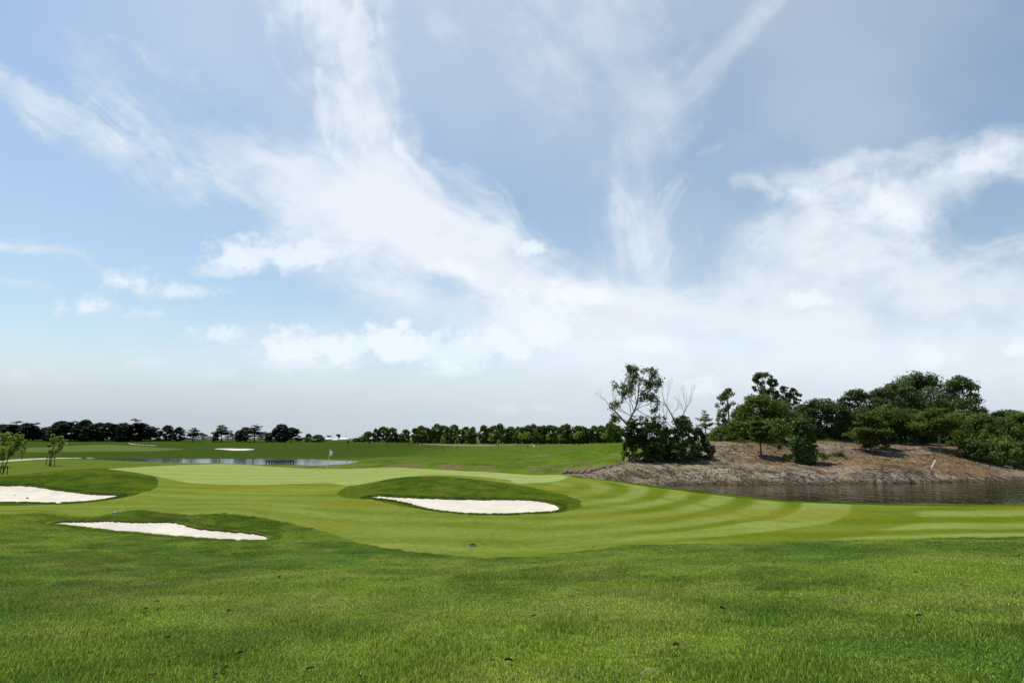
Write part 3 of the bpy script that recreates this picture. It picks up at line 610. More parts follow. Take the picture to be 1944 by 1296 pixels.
L_black = leaf_mat('shadowy_leaves', (.011,.023,.007), (.030,.052,.012), .14)  # near-black leaf colour carries the backlit shade of the left tree line
B_bark = flat_mat('grey_brown_bark', (.11,.085,.06), .9, .35, 6)
B_pale = flat_mat('pale_dead_bark', (.30,.26,.22), .9, .25, 6)
B_dark = flat_mat('dark_bark', (.045,.035,.025), .9, .3, 6)
B_stake = flat_mat('weathered_stake', (.07,.055,.04), .9, .3, 9)

def tubes(segs, sides=6):
    """segs: list of (points (k,3), radii (k)) -> V,F"""
    VV = []; FF = []; b = 0
    for P, r in segs:
        P = np.array(P, float); r = np.array(r, float); k = len(P); d = np.gradient(P, axis=0); d /= np.linalg.norm(d, axis=1, keepdims=True)+1e-9
        ref = np.where(np.abs(d[:,2:3]) > .9, np.array([[1.,0,0]]), np.array([[0,0,1.]])); u = np.cross(d, ref); u /= np.linalg.norm(u, axis=1, keepdims=True)+1e-9; v = np.cross(d, u)
        an = np.arange(sides)*2*math.pi/sides
        ring = P[:,None,:] + r[:,None,None]*(np.cos(an)[None,:,None]*u[:,None,:]+np.sin(an)[None,:,None]*v[:,None,:])
        VV.append(ring.reshape(-1,3)); i = np.arange(k-1)[:,None]*sides; j = np.arange(sides)[None,:]; j2 = (j+1) % sides
        FF.append(np.stack([b+i+j, b+i+j2, b+i+sides+j2, b+i+sides+j], -1).reshape(-1,4)); b += k*sides
        t = len(VV[-1]); FF.append(np.array([[b-sides, b-sides+sides//3, b-sides+2*sides//3, b-1]]))
    return np.concatenate(VV), np.concatenate(FF)
def leaves(rng, P, nrm, size, flat=0.0):
    n = len(P); nn = nrm + rng.normal(size=(n,3))*(.75*(1-flat)+.12); nn /= np.linalg.norm(nn, axis=1, keepdims=True)+1e-9
    a = np.cross(nn, rng.normal(size=(n,3))); a /= np.linalg.norm(a, axis=1, keepdims=True)+1e-9; b = np.cross(nn, a)
    s = size*rng.uniform(.6,1.25,n)[:,None]; a = a*s*.62; b = b*s*.36
    V = np.stack([P-a, P-b+a*.1, P+a, P+b+a*.1], 1).reshape(-1,3); F = np.arange(4*n).reshape(n,4)
    return V, F
PROF = {
 'round': lambda z: np.sqrt(np.clip(1-(2*z-1)**2, 0, 1))**.8,
 'bush': lambda z: np.clip(1-z**2.6, 0, 1)**.6*(.80+.20*np.sin(np.clip(z*2.2,0,1)*1.57)),
 'column': lambda z: np.clip(1-z**3.5, 0, 1)**.5*(.62+.38*np.sin(np.clip(z*1.6+.1,0,1.6))),
 'dome': lambda z: np.clip(1-z**2, 0, 1)**.5*sst(-.15, .25, z),
 'cone': lambda z: (1-z)**.75*.95+.05,
 'slim': lambda z: np.sin(np.clip(z,0,1)*math.pi)**.55,
}
def crown(rng, kind, z0, z1, Rx, nclump, nleaf, size, rc=.26, lump=.28, lean=(0,0), gap=0.0):
    prof = PROF[kind]; hgt_ = z1-z0; cs = []
    ph = rng.uniform(0, 6.28, 4); k = 0; nlb = 9; lz = np.concatenate([np.linspace(.06,.94,nlb), rng.uniform(.15,.9,4)]); la = rng.uniform(0,6.283,nlb+4)
    lr = np.array([float(prof(np.array(q))) for q in lz])*rng.uniform(.35,.85,nlb+4); LB = np.stack([Rx*lr*np.cos(la), Rx*lr*np.sin(la), z0+hgt_*lz],1); LR = rng.uniform(.46,.70,nlb+4)*Rx*max(.8, min(1.4, hgt_/(2.6*Rx)))
    while len(cs) < nclump and k < nclump*20:
        k += 1; z = rng.uniform(0, 1) if rng.uniform() > .12 else rng.uniform(.75,.97); th = rng.uniform(0, 6.283)
        r = prof(np.array(z))*(1+lump*(math.sin(2*th+ph[0]+3*z)*.5+math.sin(3*th+ph[1]-5*z)*.3+math.sin(9*z+ph[2]+th)*.35))*rng.uniform(.05,1)**.42
        if gap and (math.sin(5*z+ph[3]+th*2)+math.sin(11*z+ph[1]-th)) > 2-gap*2.6: continue
        q_ = np.array([Rx*r*math.cos(th), Rx*r*math.sin(th), z0+hgt_*z])
        if kind in ('round','bush') and Rx > 1.0 and (np.linalg.norm(LB-q_, axis=1) > LR).all(): continue
        cs.append((Rx*r*math.cos(th)+lean[0]*z, Rx*r*math.sin(th)+lean[1]*z, z0+hgt_*z, r))
    cs = np.array(cs); rr = Rx*rc*rng.uniform(.6,1.25,len(cs)); per = max(3, nleaf//len(cs))
    ci = np.repeat(np.arange(len(cs)), per); n = len(ci)
    d = rng.normal(size=(n,3)); d /= np.linalg.norm(d, axis=1, keepdims=True); rad = rng.uniform(0,1,n)**.45
    off = d*rad[:,None]*rr[ci][:,None]; off[:,2] *= .85
    P = cs[ci,:3]+off; P[:,2] = np.maximum(P[:,2], .04*hgt_ if z0 < .3 else z0*.8)
    ctr = np.array([[lean[0]*.5, lean[1]*.5, (z0+z1)/2]]); outw = P-ctr; outw /= np.linalg.norm(outw, axis=1, keepdims=True)+1e-6
    V, F = leaves(rng, P, d*.6+outw*.5+np.array([[0,0,.5]]), size)
    tint = np.repeat(np.clip(rng.uniform(0,1,len(cs))[ci]*.45+rng.uniform(0,1,n)*.55,0,1), 4)
    return V, F, tint, cs
def tiers(rng, zs, rs, nleaf, size, up=.12, thick=.10):
    P = []; segs = []; tot = sum(r*r for r in rs); gapz = abs(zs[1]-zs[0])
    for z, r in zip(zs, rs):
        m = int(rng.integers(5, 9)); a0 = rng.uniform(0, 6.28); per = max(4, int(nleaf*r*r/tot/m))
        for i in range(m):
            th = a0+i*6.283/m+rng.normal()*.35; L = r*rng.uniform(.5,1.15); zz = z+rng.normal()*gapz*.30; u_ = up*rng.uniform(-.2,2.6)
            q = rng.uniform(.15,1,per)**.75; sp = rng.normal(size=per)*L*.26*(1.25-.5*q)
            P.append(np.stack([math.cos(th)*q*L - math.sin(th)*sp, math.sin(th)*q*L + math.cos(th)*sp, zz+u_*L*q**1.6+rng.normal(size=per)*thick*r*.6], 1))
            segs.append(([(0,0,zz-.08*r),(math.cos(th)*L*.5,math.sin(th)*L*.5,zz+u_*L*.2),(math.cos(th)*L*.95,math.sin(th)*L*.95,zz+u_*L*.8)], [.035*r,.022*r,.01*r]))
    P = np.concatenate(P); n = len(P); V, F = leaves(rng, P, np.tile([[0,0,1.]],(n,1)), size, .55)
    return V, F, np.repeat(rng.uniform(0,1,n), 4), segs
def trunk_segs(rng, h, r, cs=None, nl=7, z0=0.0, wob_=.06, lean=(0,0)):
    k = 6; t = np.linspace(0, 1, k); P = np.stack([lean[0]*t+rng.normal(size=k)*wob_*t, lean[1]*t+rng.normal(size=k)*wob_*t, -.25+t*(h+.25)], 1)
    rad = r*(1-.72*t); rad[0] *= 1.35; segs = [(P, rad)]
    if cs is not None and len(cs):
        for i in rng.choice(len(cs), min(nl, len(cs)), replace=False):
            c = cs[i,:3]; tt = np.clip((c[2]*.62)/h, .18, .92); j = tt*(k-1); a = P[int(j)]+(P[min(int(j)+1,k-1)]-P[int(j)])*(j-int(j))
            mid = (a+c)/2+np.array([0,0,-.04*h]); segs.append(([a, mid, c], [r*.42*(1-tt*.6), r*.26*(1-tt*.5), r*.08]))
    return segs
def thing(name, label, cat, loc, group=None, rz=0.0):
    e = bpy.data.objects.new(name, None); e.empty_display_size = .3; C.objects.link(e); e.location = loc; e.rotation_euler = (0,0,rz); tag(e, label, cat, group); return e
def tree(kind, name, label, loc, h, Rx, lm, bark, seed, group=None, nclump=60, nleaf=3000, size=.2, z0=.3, tr=.12, rc=.27, lump=.28, lean=(0,0), gap=0.0, cat='tree', nl=8, trunk_h=.8):
    rng = np.random.default_rng(seed); e = thing(name, label, cat, loc, group)
    if kind == 'tier':
        nt_ = 6; zs = [h*(z0+(.95-z0)*i/(nt_-1)+rng.normal()*.012) for i in range(nt_)]; rs = [Rx*f*rng.uniform(.85,1.12) for f in (.80,1.0,.95,.82,.62,.36)]
        V, F, t, sg = tiers(rng, zs, rs, nleaf, size); segs = trunk_segs(rng, h*.95, tr, wob_=.03*h*.3, lean=lean)+sg
    else:
        V, F, t, cs = crown(rng, kind, h*z0, h*.98, Rx, nclump, nleaf, size, rc, lump, lean, gap); segs = trunk_segs(rng, h*trunk_h, tr, cs, nl, lean=(lean[0]*.7, lean[1]*.7))
    v, f = tubes(segs); mesh_np('trunk' if cat == 'tree' else 'stem', v, f, bark, e)
    mesh_np('crown' if cat == 'tree' else 'foliage', V, F, lm, e, attrs={'tint': t}, smooth_=False)
    return e
def copy_thing(root, loc, rz, sc, label=None, group=None):
    r = root.copy(); C.objects.link(r); r.location = loc; r.rotation_euler = (0,0,rz); r.scale = sc
    if label: r['label'] = label
    if group: r['group'] = group
    for ch in list(root.children):
        c = ch.copy(); C.objects.link(c); c.parent = r
        for g in list(ch.children):
            d = g.copy(); C.objects.link(d); d.parent = c
    return r
def spot(px, y, top):                 # foot on the ground under px at depth y, and the height that reaches the row `top`
    rx, _ = ray(px, 836); _, rz = ray(px, top)
    x = rx*y; g = gz(x, y); return (x, y, g), EYE+rz*y-g
def mpp(y): return y/1080.0/1.0

# ---- the grove on the bank, one tree at a time
def grow(kind, name, label, px, y, top, w, lm, bark, seed, **kw):
    loc, h = spot(px, y, top); Rx = w*mpp(y)*.5*1.03
    a = h*Rx*2; kw.setdefault('size', .26); dens = kw.pop('dens', 1.0)
    kw.setdefault('nleaf', int(a*230*dens)); kw.setdefault('nclump', int(max(40, a*4.2)))
    kw.setdefault('tr', .018*h+.03)
    return tree(kind, name, label, loc, h, Rx, lm, bark, seed, **kw)
T_ = [
 ('bush','leafy_tree','dense dark green tree right of the bare forked tree, crown to the ground',1296,68.5,792,58,L_dark,B_bark,11,dict(z0=.03)),
 ('bush','shrub','dark round shrub at the right end of the clump under the bare forked tree',1327,69.5,812,46,L_dark,B_bark,12,dict(z0=.02,cat='shrub')),
 ('round','leafy_tree','slim leafy tree between the tiered dark tree and the bare forked tree',1241,68.5,804,52,L_mid,B_bark,13,dict(z0=.10,gap=.2)),
 ('round','leafy_tree','bushy green tree just left of the bare forked tree foot',1265,69.5,810,44,L_mid,B_bark,14,dict(z0=.06)),
 ('bush','shrub','light green shrub on the grass edge at the left foot of the clump',1194,68.5,828,30,L_mid,B_bark,15,dict(z0=.03,cat='shrub')),
 ('bush','shrub','low dark shrub under the tiered tree in the clump',1222,67.5,836,40,L_dark,B_bark,16,dict(z0=.02,cat='shrub')),
 ('bush','shrub','small rounded shrub in front of the clump between tiered tree and bare tree',1250,66.8,848,34,L_dark,B_bark,17,dict(z0=.02,cat='shrub')),
 ('bush','shrub','low dark shrub at the waterside foot of the dense dark tree',1283,67.0,840,42,L_dark,B_bark,18,dict(z0=.02,cat='shrub')),
 ('bush','shrub','bright low bush on the plateau right of the clump',1368,82,812,46,L_mid,B_bark,19,dict(z0=.02,cat='shrub')),
 ('bush','shrub','pale green bush on the plateau under the slim split-crown tree',1352,86,822,34,L_mid,B_bark,20,dict(z0=.02,cat='shrub')),
 ('bush','shrub','rounded green bush on the plateau beside the big leafy tree',1398,81,800,44,L_mid,B_bark,21,dict(z0=.02,cat='shrub')),
 ('round','leafy_tree','big rounded green tree left of centre on the bank plateau',1446,83,752,84,L_mid,B_bark,22,dict(z0=.10,lump=.4)),
 ('round','leafy_tree','rounded tree at the right shoulder of the big green tree',1492,84,764,78,L_mid,B_bark,23,dict(z0=.08,lump=.35)),
 ('round','leafy_tree','broad leafy tree at the left shoulder of the big green tree',1418,86,772,56,L_mid,B_bark,24,dict(z0=.08)),
 ('bush','leafy_tree','dark full tree behind the column bush on the bank',1530,86,770,60,L_dark,B_bark,25,dict(z0=.04)),
 ('round','leafy_tree','dense tree with an even rounded top right of the column bush',1562,84,758,70,L_dark,B_bark,26,dict(z0=.05,lump=.2)),
 ('round','leafy_tree','dense dark tree just right of the even-topped one',1592,85,766,58,L_dark,B_bark,27,dict(z0=.05)),
 ('round','leafy_tree','olive tree with a knobbly top left of the tallest mass',1634,86,741,56,L_olive,B_bark,28,dict(z0=.15,gap=.25)),
 ('round','leafy_tree','leafy tree with two humps next to the knobbly olive tree',1682,88,738,62,L_olive,B_bark,29,dict(z0=.15,gap=.2)),
 ('round','leafy_tree','tree rising behind the humps at the left of the tallest crown',1712,90,728,64,L_olive,B_bark,30,dict(z0=.15,gap=.2)),
 ('round','tall_tree','tallest broad olive crown above the right grove',1762,90,710,104,L_olive,B_bark,31,dict(z0=.2,lump=.4,gap=.15)),
 ('slim','tall_tree','airy tall tree leaning right beside the tallest crown',1822,90,714,62,L_olive,B_bark,32,dict(z0=.2,gap=.45,lean=(1.2,0),dens=.75)),
 ('bush','leafy_tree','mid green bushy tree filling the grove behind the pale weeds',1690,82,772,84,L_mid,B_bark,33,dict(z0=.03)),
 ('bush','leafy_tree','broad dark green tree in the grove left of the tiered tree with a pale trunk',1735,82,780,76,L_dark,B_bark,34,dict(z0=.03)),
 ('bush','leafy_tree','bushy tree right of the tiered tree with a pale trunk',1832,81,782,74,L_mid,B_bark,35,dict(z0=.03)),
 ('round','leafy_tree','small pale grey-green tree peeping over the right grove',1862,92,772,34,L_olive,B_pale,36,dict(z0=.3,gap=.4)),
 ('bush','leafy_tree','wide bushy tree sloping to the water near the right edge',1868,77,788,84,L_mid,B_bark,37,dict(z0=.02)),
 ('bush','shrub','dark waterside shrub hanging low over the bank at the right',1850,71.5,838,64,L_dark,B_bark,38,dict(z0=.02,cat='shrub')),
 ('bush','shrub','bright leafed shrub low on the bank close to the right edge',1896,70.5,836,76,L_mid,B_bark,39,dict(z0=.02,cat='shrub')),
 ('round','leafy_tree','feathery tree at the right edge standing above the others',1918,86,780,70,L_mid,B_bark,40,dict(z0=.1)),
 ('bush','leafy_tree','bushy tree cut by the right edge of the view',1950,80,786,70,L_mid,B_bark,41,dict(z0=.03)),
 ('bush','shrub','dark shrub cut by the right edge at the foot of the bank',1946,71,840,60,L_dark,B_bark,42,dict(z0=.02,cat='shrub')),
 ('column','leafy_tree','dark column-shaped bushy tree alone on the bare bank',1524,67.5,796,48,L_dark,B_bark,43,dict(z0=.02,lump=.15,dens=1.7,nclump=260,rc=.36)),
 ('bush','leafy_tree','rounded dark tree standing on the bank behind the pale bare soil, left of the weeds',1656,76.5,782,54,L_dark,B_bark,44,dict(z0=.03)),
 ('bush','leafy_tree','dense tree at the back of the grove behind the pale-trunked tree',1785,88,768,110,L_dark,B_bark,45,dict(z0=.03)),
 ('bush','leafy_tree','low dense tree at the back between the even-topped tree and the knobbly one',1622,90,784,70,L_dark,B_bark,46,dict(z0=.03)),
 ('bush','leafy_tree','bushy tree low behind the trunked tiered tree on the bank',1470,79,800,90,L_mid,B_bark,47,dict(z0=.02)),
 ('bush','leafy_tree','green bushy tree behind the right edge shrubs',1900,82,796,80,L_dark,B_bark,48,dict(z0=.02)),
]
for k_, nm_, lb_, px_, y_, tp_, w_, lm_, bk_, sd_, kw_ in T_: grow(k_, nm_, lb_, px_, y_, tp_, w_, lm_, bk_, sd_, **kw_)
for i_, px_ in enumerate(range(1385, 1960, 42)):
    y_ = 94+(i_*7 % 5); tp_ = 806+(i_*11 % 9); nm_ = 'shrub'
    if i_ == 0: ug = grow('bush','shrub','low dark undergrowth shrub at the back of the right grove',px_,y_,tp_,58,L_dark,B_bark,70,z0=.02,cat='shrub',group='undergrowth shrubs at the back of the grove'); ug_h = spot(px_, y_, tp_)[1]
    else: loc_, h_ = spot(px_, y_, tp_); copy_thing(ug, loc_, i_*1.3, (1,1,h_/ug_h))
# tall thin eucalypts standing behind the big green tree
for px_, tp_, w_, lb_, s_ in ((1386,735,44,'slim tall tree with a split airy crown left of the big green tree',61),(1456,702,42,'tallest airy eucalypt rising behind the big green tree',62),(1474,712,30,'second airy eucalypt close beside the tallest one',63),(1497,730,22,'thin eucalypt, left one of the lower pair behind the grove',64),(1513,735,24,'thin eucalypt, right one of the lower pair behind the grove',65)):
    grow('slim', 'tall_tree', lb_, px_, 92, tp_, w_, L_olive, B_pale, s_, z0=.42 if px_ > 1400 else .22, gap=.55, dens=.62, nclump=58, rc=.26, nl=20, size=.22, trunk_h=.95, lump=.6)
# tiered umbrella trees with trunks in view
grow('tier','tiered_tree','dark tiered tree at the left end of the clump, under the tall half-bare tree',1205,67.5,794,54,L_dark,B_bark,71,z0=.42,size=.22,nleaf=7500)
grow('tier','tiered_tree','small tiered tree on a clear straight trunk standing on the bare bank',1443,70.5,790,44,L_mid,B_bark,72,z0=.38,size=.20,nleaf=11000)
grow('tier','tiered_tree','dark short-trunked tiered tree above a round shadow near the pale weeds',1651,73.5,776,66,L_mid,B_bark,73,z0=.24,size=.22,nleaf=9500)
grow('tier','tiered_tree','wide tiered tree with a thin pale trunk near the leaning white stake',1783,75.5,774,84,L_mid,B_pale,74,z0=.42,size=.22,nleaf=11000)
grow('tier','tiered_tree','young tiered tree with open flat branches against the sky',1341,88,778,34,L_mid,B_bark,75,z0=.45,size=.20,nleaf=1500)

# ---- branching trees, bare and half bare
def branchy(rng, P0, d0, L, r, depth, segs, tips, spread=.5, upw=.25, k=3):
    P = [np.array(P0, float)]; d = np.array(d0, float); d /= np.linalg.norm(d)
    for i in range(k):
        d = d + rng.normal(size=3)*.13+np.array([0,0,upw*.25]); d /= np.linalg.norm(d); P.append(P[-1]+d*L/k)
    segs.append((P, np.linspace(r, r*.62, k+1)))
    if depth == 0: tips.append(P[-1]); tips.append(P[-2]); return
    m = 3 if rng.uniform() < .55 else 2
    for i in range(m):
        ax = rng.normal(size=3); ax -= ax@d*d; ax /= np.linalg.norm(ax); a = spread*rng.uniform(.6,1.25)*(1 if i else .45)
        nd = d*math.cos(a)+ax*math.sin(a)+np.array([0,0,upw*.4]); start = P[-1] if i < 2 else P[-2]
        branchy(rng, start, nd, L*rng.uniform(.62,.85), r*.62*(.95 if i == 0 else .75), depth-1, segs, tips, spread, upw, k)
def wpt(px, py, y, org): rx, rz = ray(px, py); return np.array([rx*y-org[0], 0, EYE+rz*y-org[2]])
def half_bare():
    loc, h = spot(1199, 69.5, 712); rng = np.random.default_rng(5); e = thing('half_bare_tree', 'tall half-bare tree with a bare left fork and thin leafy top', 'tree', loc)
    segs = []; tips = []; bare = []; y = 69.5; q = lambda a, b: wpt(a, b, y, loc)
    segs.append(([(0,0,-.3), q(1200,840), q(1196,812), q(1190,800)], [.26,.2,.17,.15]))
    segs.append(([q(1196,812), q(1181,795), q(1166,779), q(1158,772)], [.14,.11,.08,.06]))
    for a, b, c_, d_ in ((1158,772,1148,757),(1160,774,1158,745),(1166,779,1170,750),(1172,786,1178,760)):
        p = q(a,b); branchy(rng, p, q(c_,d_)-p, 1.0, .04, 4, segs, bare, .45, .15)
    main = [q(1192,802), q(1199,790), q(1209,768), q(1212,745), q(1212,728)]; segs.append((main, [.15,.13,.10,.07,.04]))
    for a, b, c_, d_, L in ((1199,790,1192,760,1.3),(1203,780,1188,735,1.7),(1209,768,1200,730,1.5),(1209,768,1222,745,1.3),(1212,745,1230,722,1.4),(1212,745,1215,715,1.3),(1212,728,1196,716,1.0),(1203,780,1230,765,1.3),(1212,730,1228,726,1.0),(1206,775,1226,790,1.2),(1212,750,1236,750,1.2),(1199,790,1180,775,1.1),(1201,786,1216,776,1.2),(1196,798,1222,800,1.1),(1195,800,1178,796,.9),(1209,768,1190,756,1.0),(1212,745,1196,738,.9),(1211,760,1234,768,.9),(1200,788,1212,798,.9),(1200,790,1236,800,1.5)):
        p = q(a,b); branchy(rng, p, q(c_,d_)-p+rng.normal(size=3)*[0,.5,0], L, .055, 3, segs, tips, .5, .15)
    v, f = tubes(segs, 4); mesh_np('trunk', v, f, B_pale, e)
    tp = np.array(tips); tp = tp[rng.uniform(size=len(tp)) < .62]; ci = np.repeat(np.arange(len(tp)), 15); P = tp[ci]+rng.normal(size=(len(ci),3))*.19; P[:,2] -= .08
    V, F = leaves(rng, P, np.tile([[0,0,.4]],(len(P),1)), .21); mesh_np('crown', V, F, L_olive, e, attrs={'tint': np.repeat(rng.uniform(0,1,len(P)),4)}, smooth_=False)
half_bare()
def bare_tree():
    loc, h = spot(1288, 70.5, 738); rng = np.random.default_rng(8); e = thing('bare_tree', 'leafless forked tree with pale bare branches above the dark shrubs', 'tree', loc)
    segs = []; tips = []; y = 70.5; q = lambda a, b: wpt(a, b, y, loc)
    segs.append(([(0,0,-.3), q(1287,830), q(1286,812)], [.2,.16,.13]))
    segs.append(([q(1286,812), q(1279,795), q(1270,778), q(1262,765)], [.11,.09,.07,.05]))
    segs.append(([q(1286,812), q(1290,798), q(1298,785), q(1302,775)], [.10,.08,.06,.045]))
    segs.append(([q(1286,814), q(1272,808), q(1262,796)], [.07,.05,.035]))
    for a, b, c_, d_, L in ((1262,765,1254,742,1.15),(1264,768,1268,738,1.1),(1266,772,1252,755,.9),(1262,796,1254,775,.9),(1262,796,1264,780,.8),(1302,775,1298,748,1.1),(1302,775,1312,752,1.2),(1299,783,1288,766,.9),(1299,783,1308,770,.9),(1276,788,1282,772,.7)):
        p = q(a,b); branchy(rng, p, q(c_,d_)-p+rng.normal(size=3)*[0,.4,0], L, .036, 4, segs, tips, .45, .18)
    v, f = tubes(segs, 4); mesh_np('trunk', v, f, B_pale, e)
bare_tree()

# ---- distant tree lines
def proto(kind, name, lm, seed, h=8., Rx=2.6, bark=B_dark, **kw):
    kw.setdefault('nleaf', 3000); kw.setdefault('nclump', 110); kw.setdefault('size', .55); kw.setdefault('z0', .05)
    return tree(kind, name, name.replace('_',' '), (0,0,-50), h, Rx, lm, bark, seed, tr=.14, **kw)
PR = {}
def far_tree(key, px, y, top, w, label, group=None, rz=None, h0=8., r0=2.6):
    root, used = PR[key]; loc, h = spot(px, y, top); s = w*mpp(y)*.5/r0*1.04; sc = (s, s, h/h0); rz = rng_.uniform(0, 6.28) if rz is None else rz
    if not used:
        PR[key][1] = True; root.location = loc; root.rotation_euler = (0,0,rz); root.scale = sc; root['label'] = label
        if group: root['group'] = group
        return root
    return copy_thing(root, loc, rz, sc, label, group)
rng_ = random.Random(4)
for k_ in range(4): PR['h%d'%k_] = [proto('column', 'leafy_tree', L_mid, 100+k_, lump=.35, gap=.2), False]
for k_ in range(3): PR['r%d'%k_] = [proto('bush', 'leafy_tree', L_mid, 110+k_, lump=.3), False]
for k_ in range(3): PR['b%d'%k_] = [proto('bush', 'dark_tree', L_black, 120+k_, lump=.35), False]
for k_ in range(2): PR['c%d'%k_] = [proto('column', 'dark_tree', L_black, 125+k_, lump=.3), False]
for k_ in range(3): PR['t%d'%k_] = [proto('tier', 'tiered_tree', L_black, 130+k_, z0=.36, nleaf=1500, size=.5), False]
PR['t3'] = [proto('tier', 'tiered_tree', L_black, 134, z0=.1, nleaf=1800, size=.6), False]
PR['m0'] = [proto('tier', 'tiered_tree', L_mid, 135, z0=.3, nleaf=1300, size=.5), False]
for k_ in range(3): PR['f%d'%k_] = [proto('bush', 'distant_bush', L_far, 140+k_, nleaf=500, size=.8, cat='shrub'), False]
HG = 'slim green trees of the far hedge row'; HL = 'slim leafy green tree within the long far hedge row at the centre'
x_ = 789.0; i_ = 0
while x_ < 1176:
    if not (898 < x_ < 916):
        tp_ = 811+3*math.sin(x_*.21)+2*math.sin(x_*.057+1)+rng_.uniform(-4,3)-(2 if x_ > 990 else 0)
        far_tree('h%d'%(i_ % 4), x_, 238+rng_.uniform(-3,3), tp_, rng_.uniform(16,25), HL, HG)
    x_ += rng_.uniform(9.5,12.5); i_ += 1
for px_, tp_, w_, k_, lb_ in ((770,815,23,'r0','round bushy far tree alone left of the long hedge row'),(727,810,28,'r1','tall bushy far tree, left half of the pair left of the round one'),(744,812,26,'h1','right half of the tall bushy pair left of the round far tree'),(714,813,16,'h2','thin left shoulder tree of the tall bushy pair'),(699,819,24,'r2','smaller rounded far tree beside the mast'),(757,824,12,'h3','low thin tree between the bushy pair and the round far tree'),(689,829,14,'r0','low bush-like far tree nearest the mast'),(676,831,18,'r1','low rounded far bush tree right behind the mast')):
    far_tree(k_, px_, 238, tp_, w_, lb_)
far_tree('m0', 895, 229, 811, 30, 'tiered tree at the gap in the far hedge row')
far_tree('m0', 802, 222, 816, 24, 'tiered tree in front of the left end of the hedge row')
far_tree('m0', 943, 222, 815, 26, 'tiered tree with a clear trunk in front of the hedge right of its gap')
far_tree('m0', 982, 222, 818, 24, 'tiered tree with a clear trunk in front of the middle of the hedge')
far_tree('m0', 1018, 224, 819, 24, 'tiered tree before the hedge at its tallest stretch')
far_tree('h0', 1158, 228, 803, 18, 'taller thin tree sticking out at the right end of the hedge row')
for px_, tp_, w_, k_, lb_ in (
   (4,806,34,'b0','dark tree at the left edge of the far left tree line'),(27,800,34,'t3','flat-topped dark tree second from the left edge'),(48,804,30,'b1','dark rounded tree under the flat-topped one at far left'),(62,803,34,'t3','wide dark tree with ragged right side in the far left line'),(84,811,22,'b2','low dark tree in the dip of the far left line'),(97,809,20,'c0','narrow dark tree right after the dip'),
   (115,800,32,'b0','tall dark tree where the far left line rises'),(133,800,34,'t3','flat-topped dark tree left of the pointed one'),(158,797,18,'c1','pointed dark tree above the far left line'),(148,803,28,'b1','dark bushy tree at the foot of the pointed one'),(172,806,26,'b2','dark tree just right of the pointed one'),(186,803,24,'c0','dark tree with a bumpy top midway along the left line'),
   (203,803,28,'b0','rounded dark tree midway between the pointed and the crested one'),(220,806,24,'b1','dark tree two places left of the crested one'),(232,803,20,'c1','narrow dark tree beside the crested one'),(254,796,34,'t3','crested tallest tree near the right end of the far left line'),(268,804,34,'b2','dark tree leaning on the right of the crested one'),(285,810,28,'b0','last dark tree at the right end of the far left line'),
   (316,808,28,'b1','rounded dark tree alone right of the far left line'),(338,811,18,'c0','narrow dark tree beside the rounded lone one'),(452,817,11,'c1','thinnest dark tree left of the dark pair'),(464,811,18,'c0','slim dark tree in the dark pair'),(534,805,34,'b2','tall dark tree of the big dark cluster left of the flag'),(553,812,32,'b0','right half of the big dark cluster left of the flag'),(511,821,15,'c1','low dark tree at the left foot of the big dark cluster'),
   (524,812,22,'b1','dark tree at the left shoulder of the big cluster'),(585,823,14,'r1','small green tree left of the low wide one before the sheds'),(603,825,28,'r2','low wide green tree next to the white sheds'),(409,822,12,'b2','small dark bush at the foot of the leaning tiered tree')):
    far_tree(k_, px_, 236+rng_.uniform(-2,2), tp_, w_*(1.42 if px_ < 300 else 1.08), lb_)
for px_, tp_, w_, k_, lb_ in ((366,812,34,'t0','small tiered dark tree beside the first far shed'),(420,806,38,'t1','tall open tiered dark tree with a clear trunk, left of the dark pair'),(483,806,42,'t2','wide tiered dark tree with a flat detached top'),(240,818,20,'t0','low tiered dark tree against the crested one')):
    far_tree(k_, px_, 232, tp_, w_, lb_)
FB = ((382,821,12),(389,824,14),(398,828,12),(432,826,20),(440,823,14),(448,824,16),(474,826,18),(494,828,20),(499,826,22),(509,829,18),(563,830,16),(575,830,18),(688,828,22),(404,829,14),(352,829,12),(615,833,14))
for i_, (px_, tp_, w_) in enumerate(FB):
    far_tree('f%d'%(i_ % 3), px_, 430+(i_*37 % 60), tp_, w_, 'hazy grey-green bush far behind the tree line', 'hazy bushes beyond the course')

# ---- staked saplings
def frame_stakes(e, r, h, n=4, bars=True):
    for i in range(n):
        th = .5+i*6.283/n; v, f = tubes([([(math.cos(th)*r,math.sin(th)*r,-.15),(math.cos(th)*r*.75,math.sin(th)*r*.75,h)],[.035,.03])], 6); mesh_np('stake', v, f, B_stake, e)
    if bars:
        for i in range(n):
            a = .5+i*6.283/n; b = .5+(i+1)*6.283/n; q = .78; v, f = tubes([([(math.cos(a)*r*q*1.15,math.sin(a)*r*q*1.15,h*.86),(math.cos(b)*r*q*1.15,math.sin(b)*r*q*1.15,h*.84)],[.03,.03])], 6); mesh_np('crossbar', v, f, B_stake, e)
def near_sapling(px, y, top, w, label, seed, z0=.42, stakes=True, lean=(0,0)):
    loc, h = spot(px, y, top); e = tree('round', 'sapling', label, loc, h, w*mpp(y)*.5, L_young, B_dark, seed, group='staked saplings at the left', nclump=20, nleaf=1500, size=.17, z0=z0, tr=.05, rc=.36, gap=.35, lean=lean, trunk_h=.85, nl=8)
    if stakes: frame_stakes(e, .42, .95)
    return e
near_sapling(3, 60, 821, 30, 'yellow-green sapling cut by the left edge', 201, lean=(.3,0))
near_sapling(12, 50, 824, 28, 'yellow-green sapling with a leaning trunk, nearest at the left', 202, stakes=True, lean=(.9,0))
near_sapling(46, 95, 832, 11, 'small dark-leaved sapling behind the two at the left edge', 203, stakes=False)
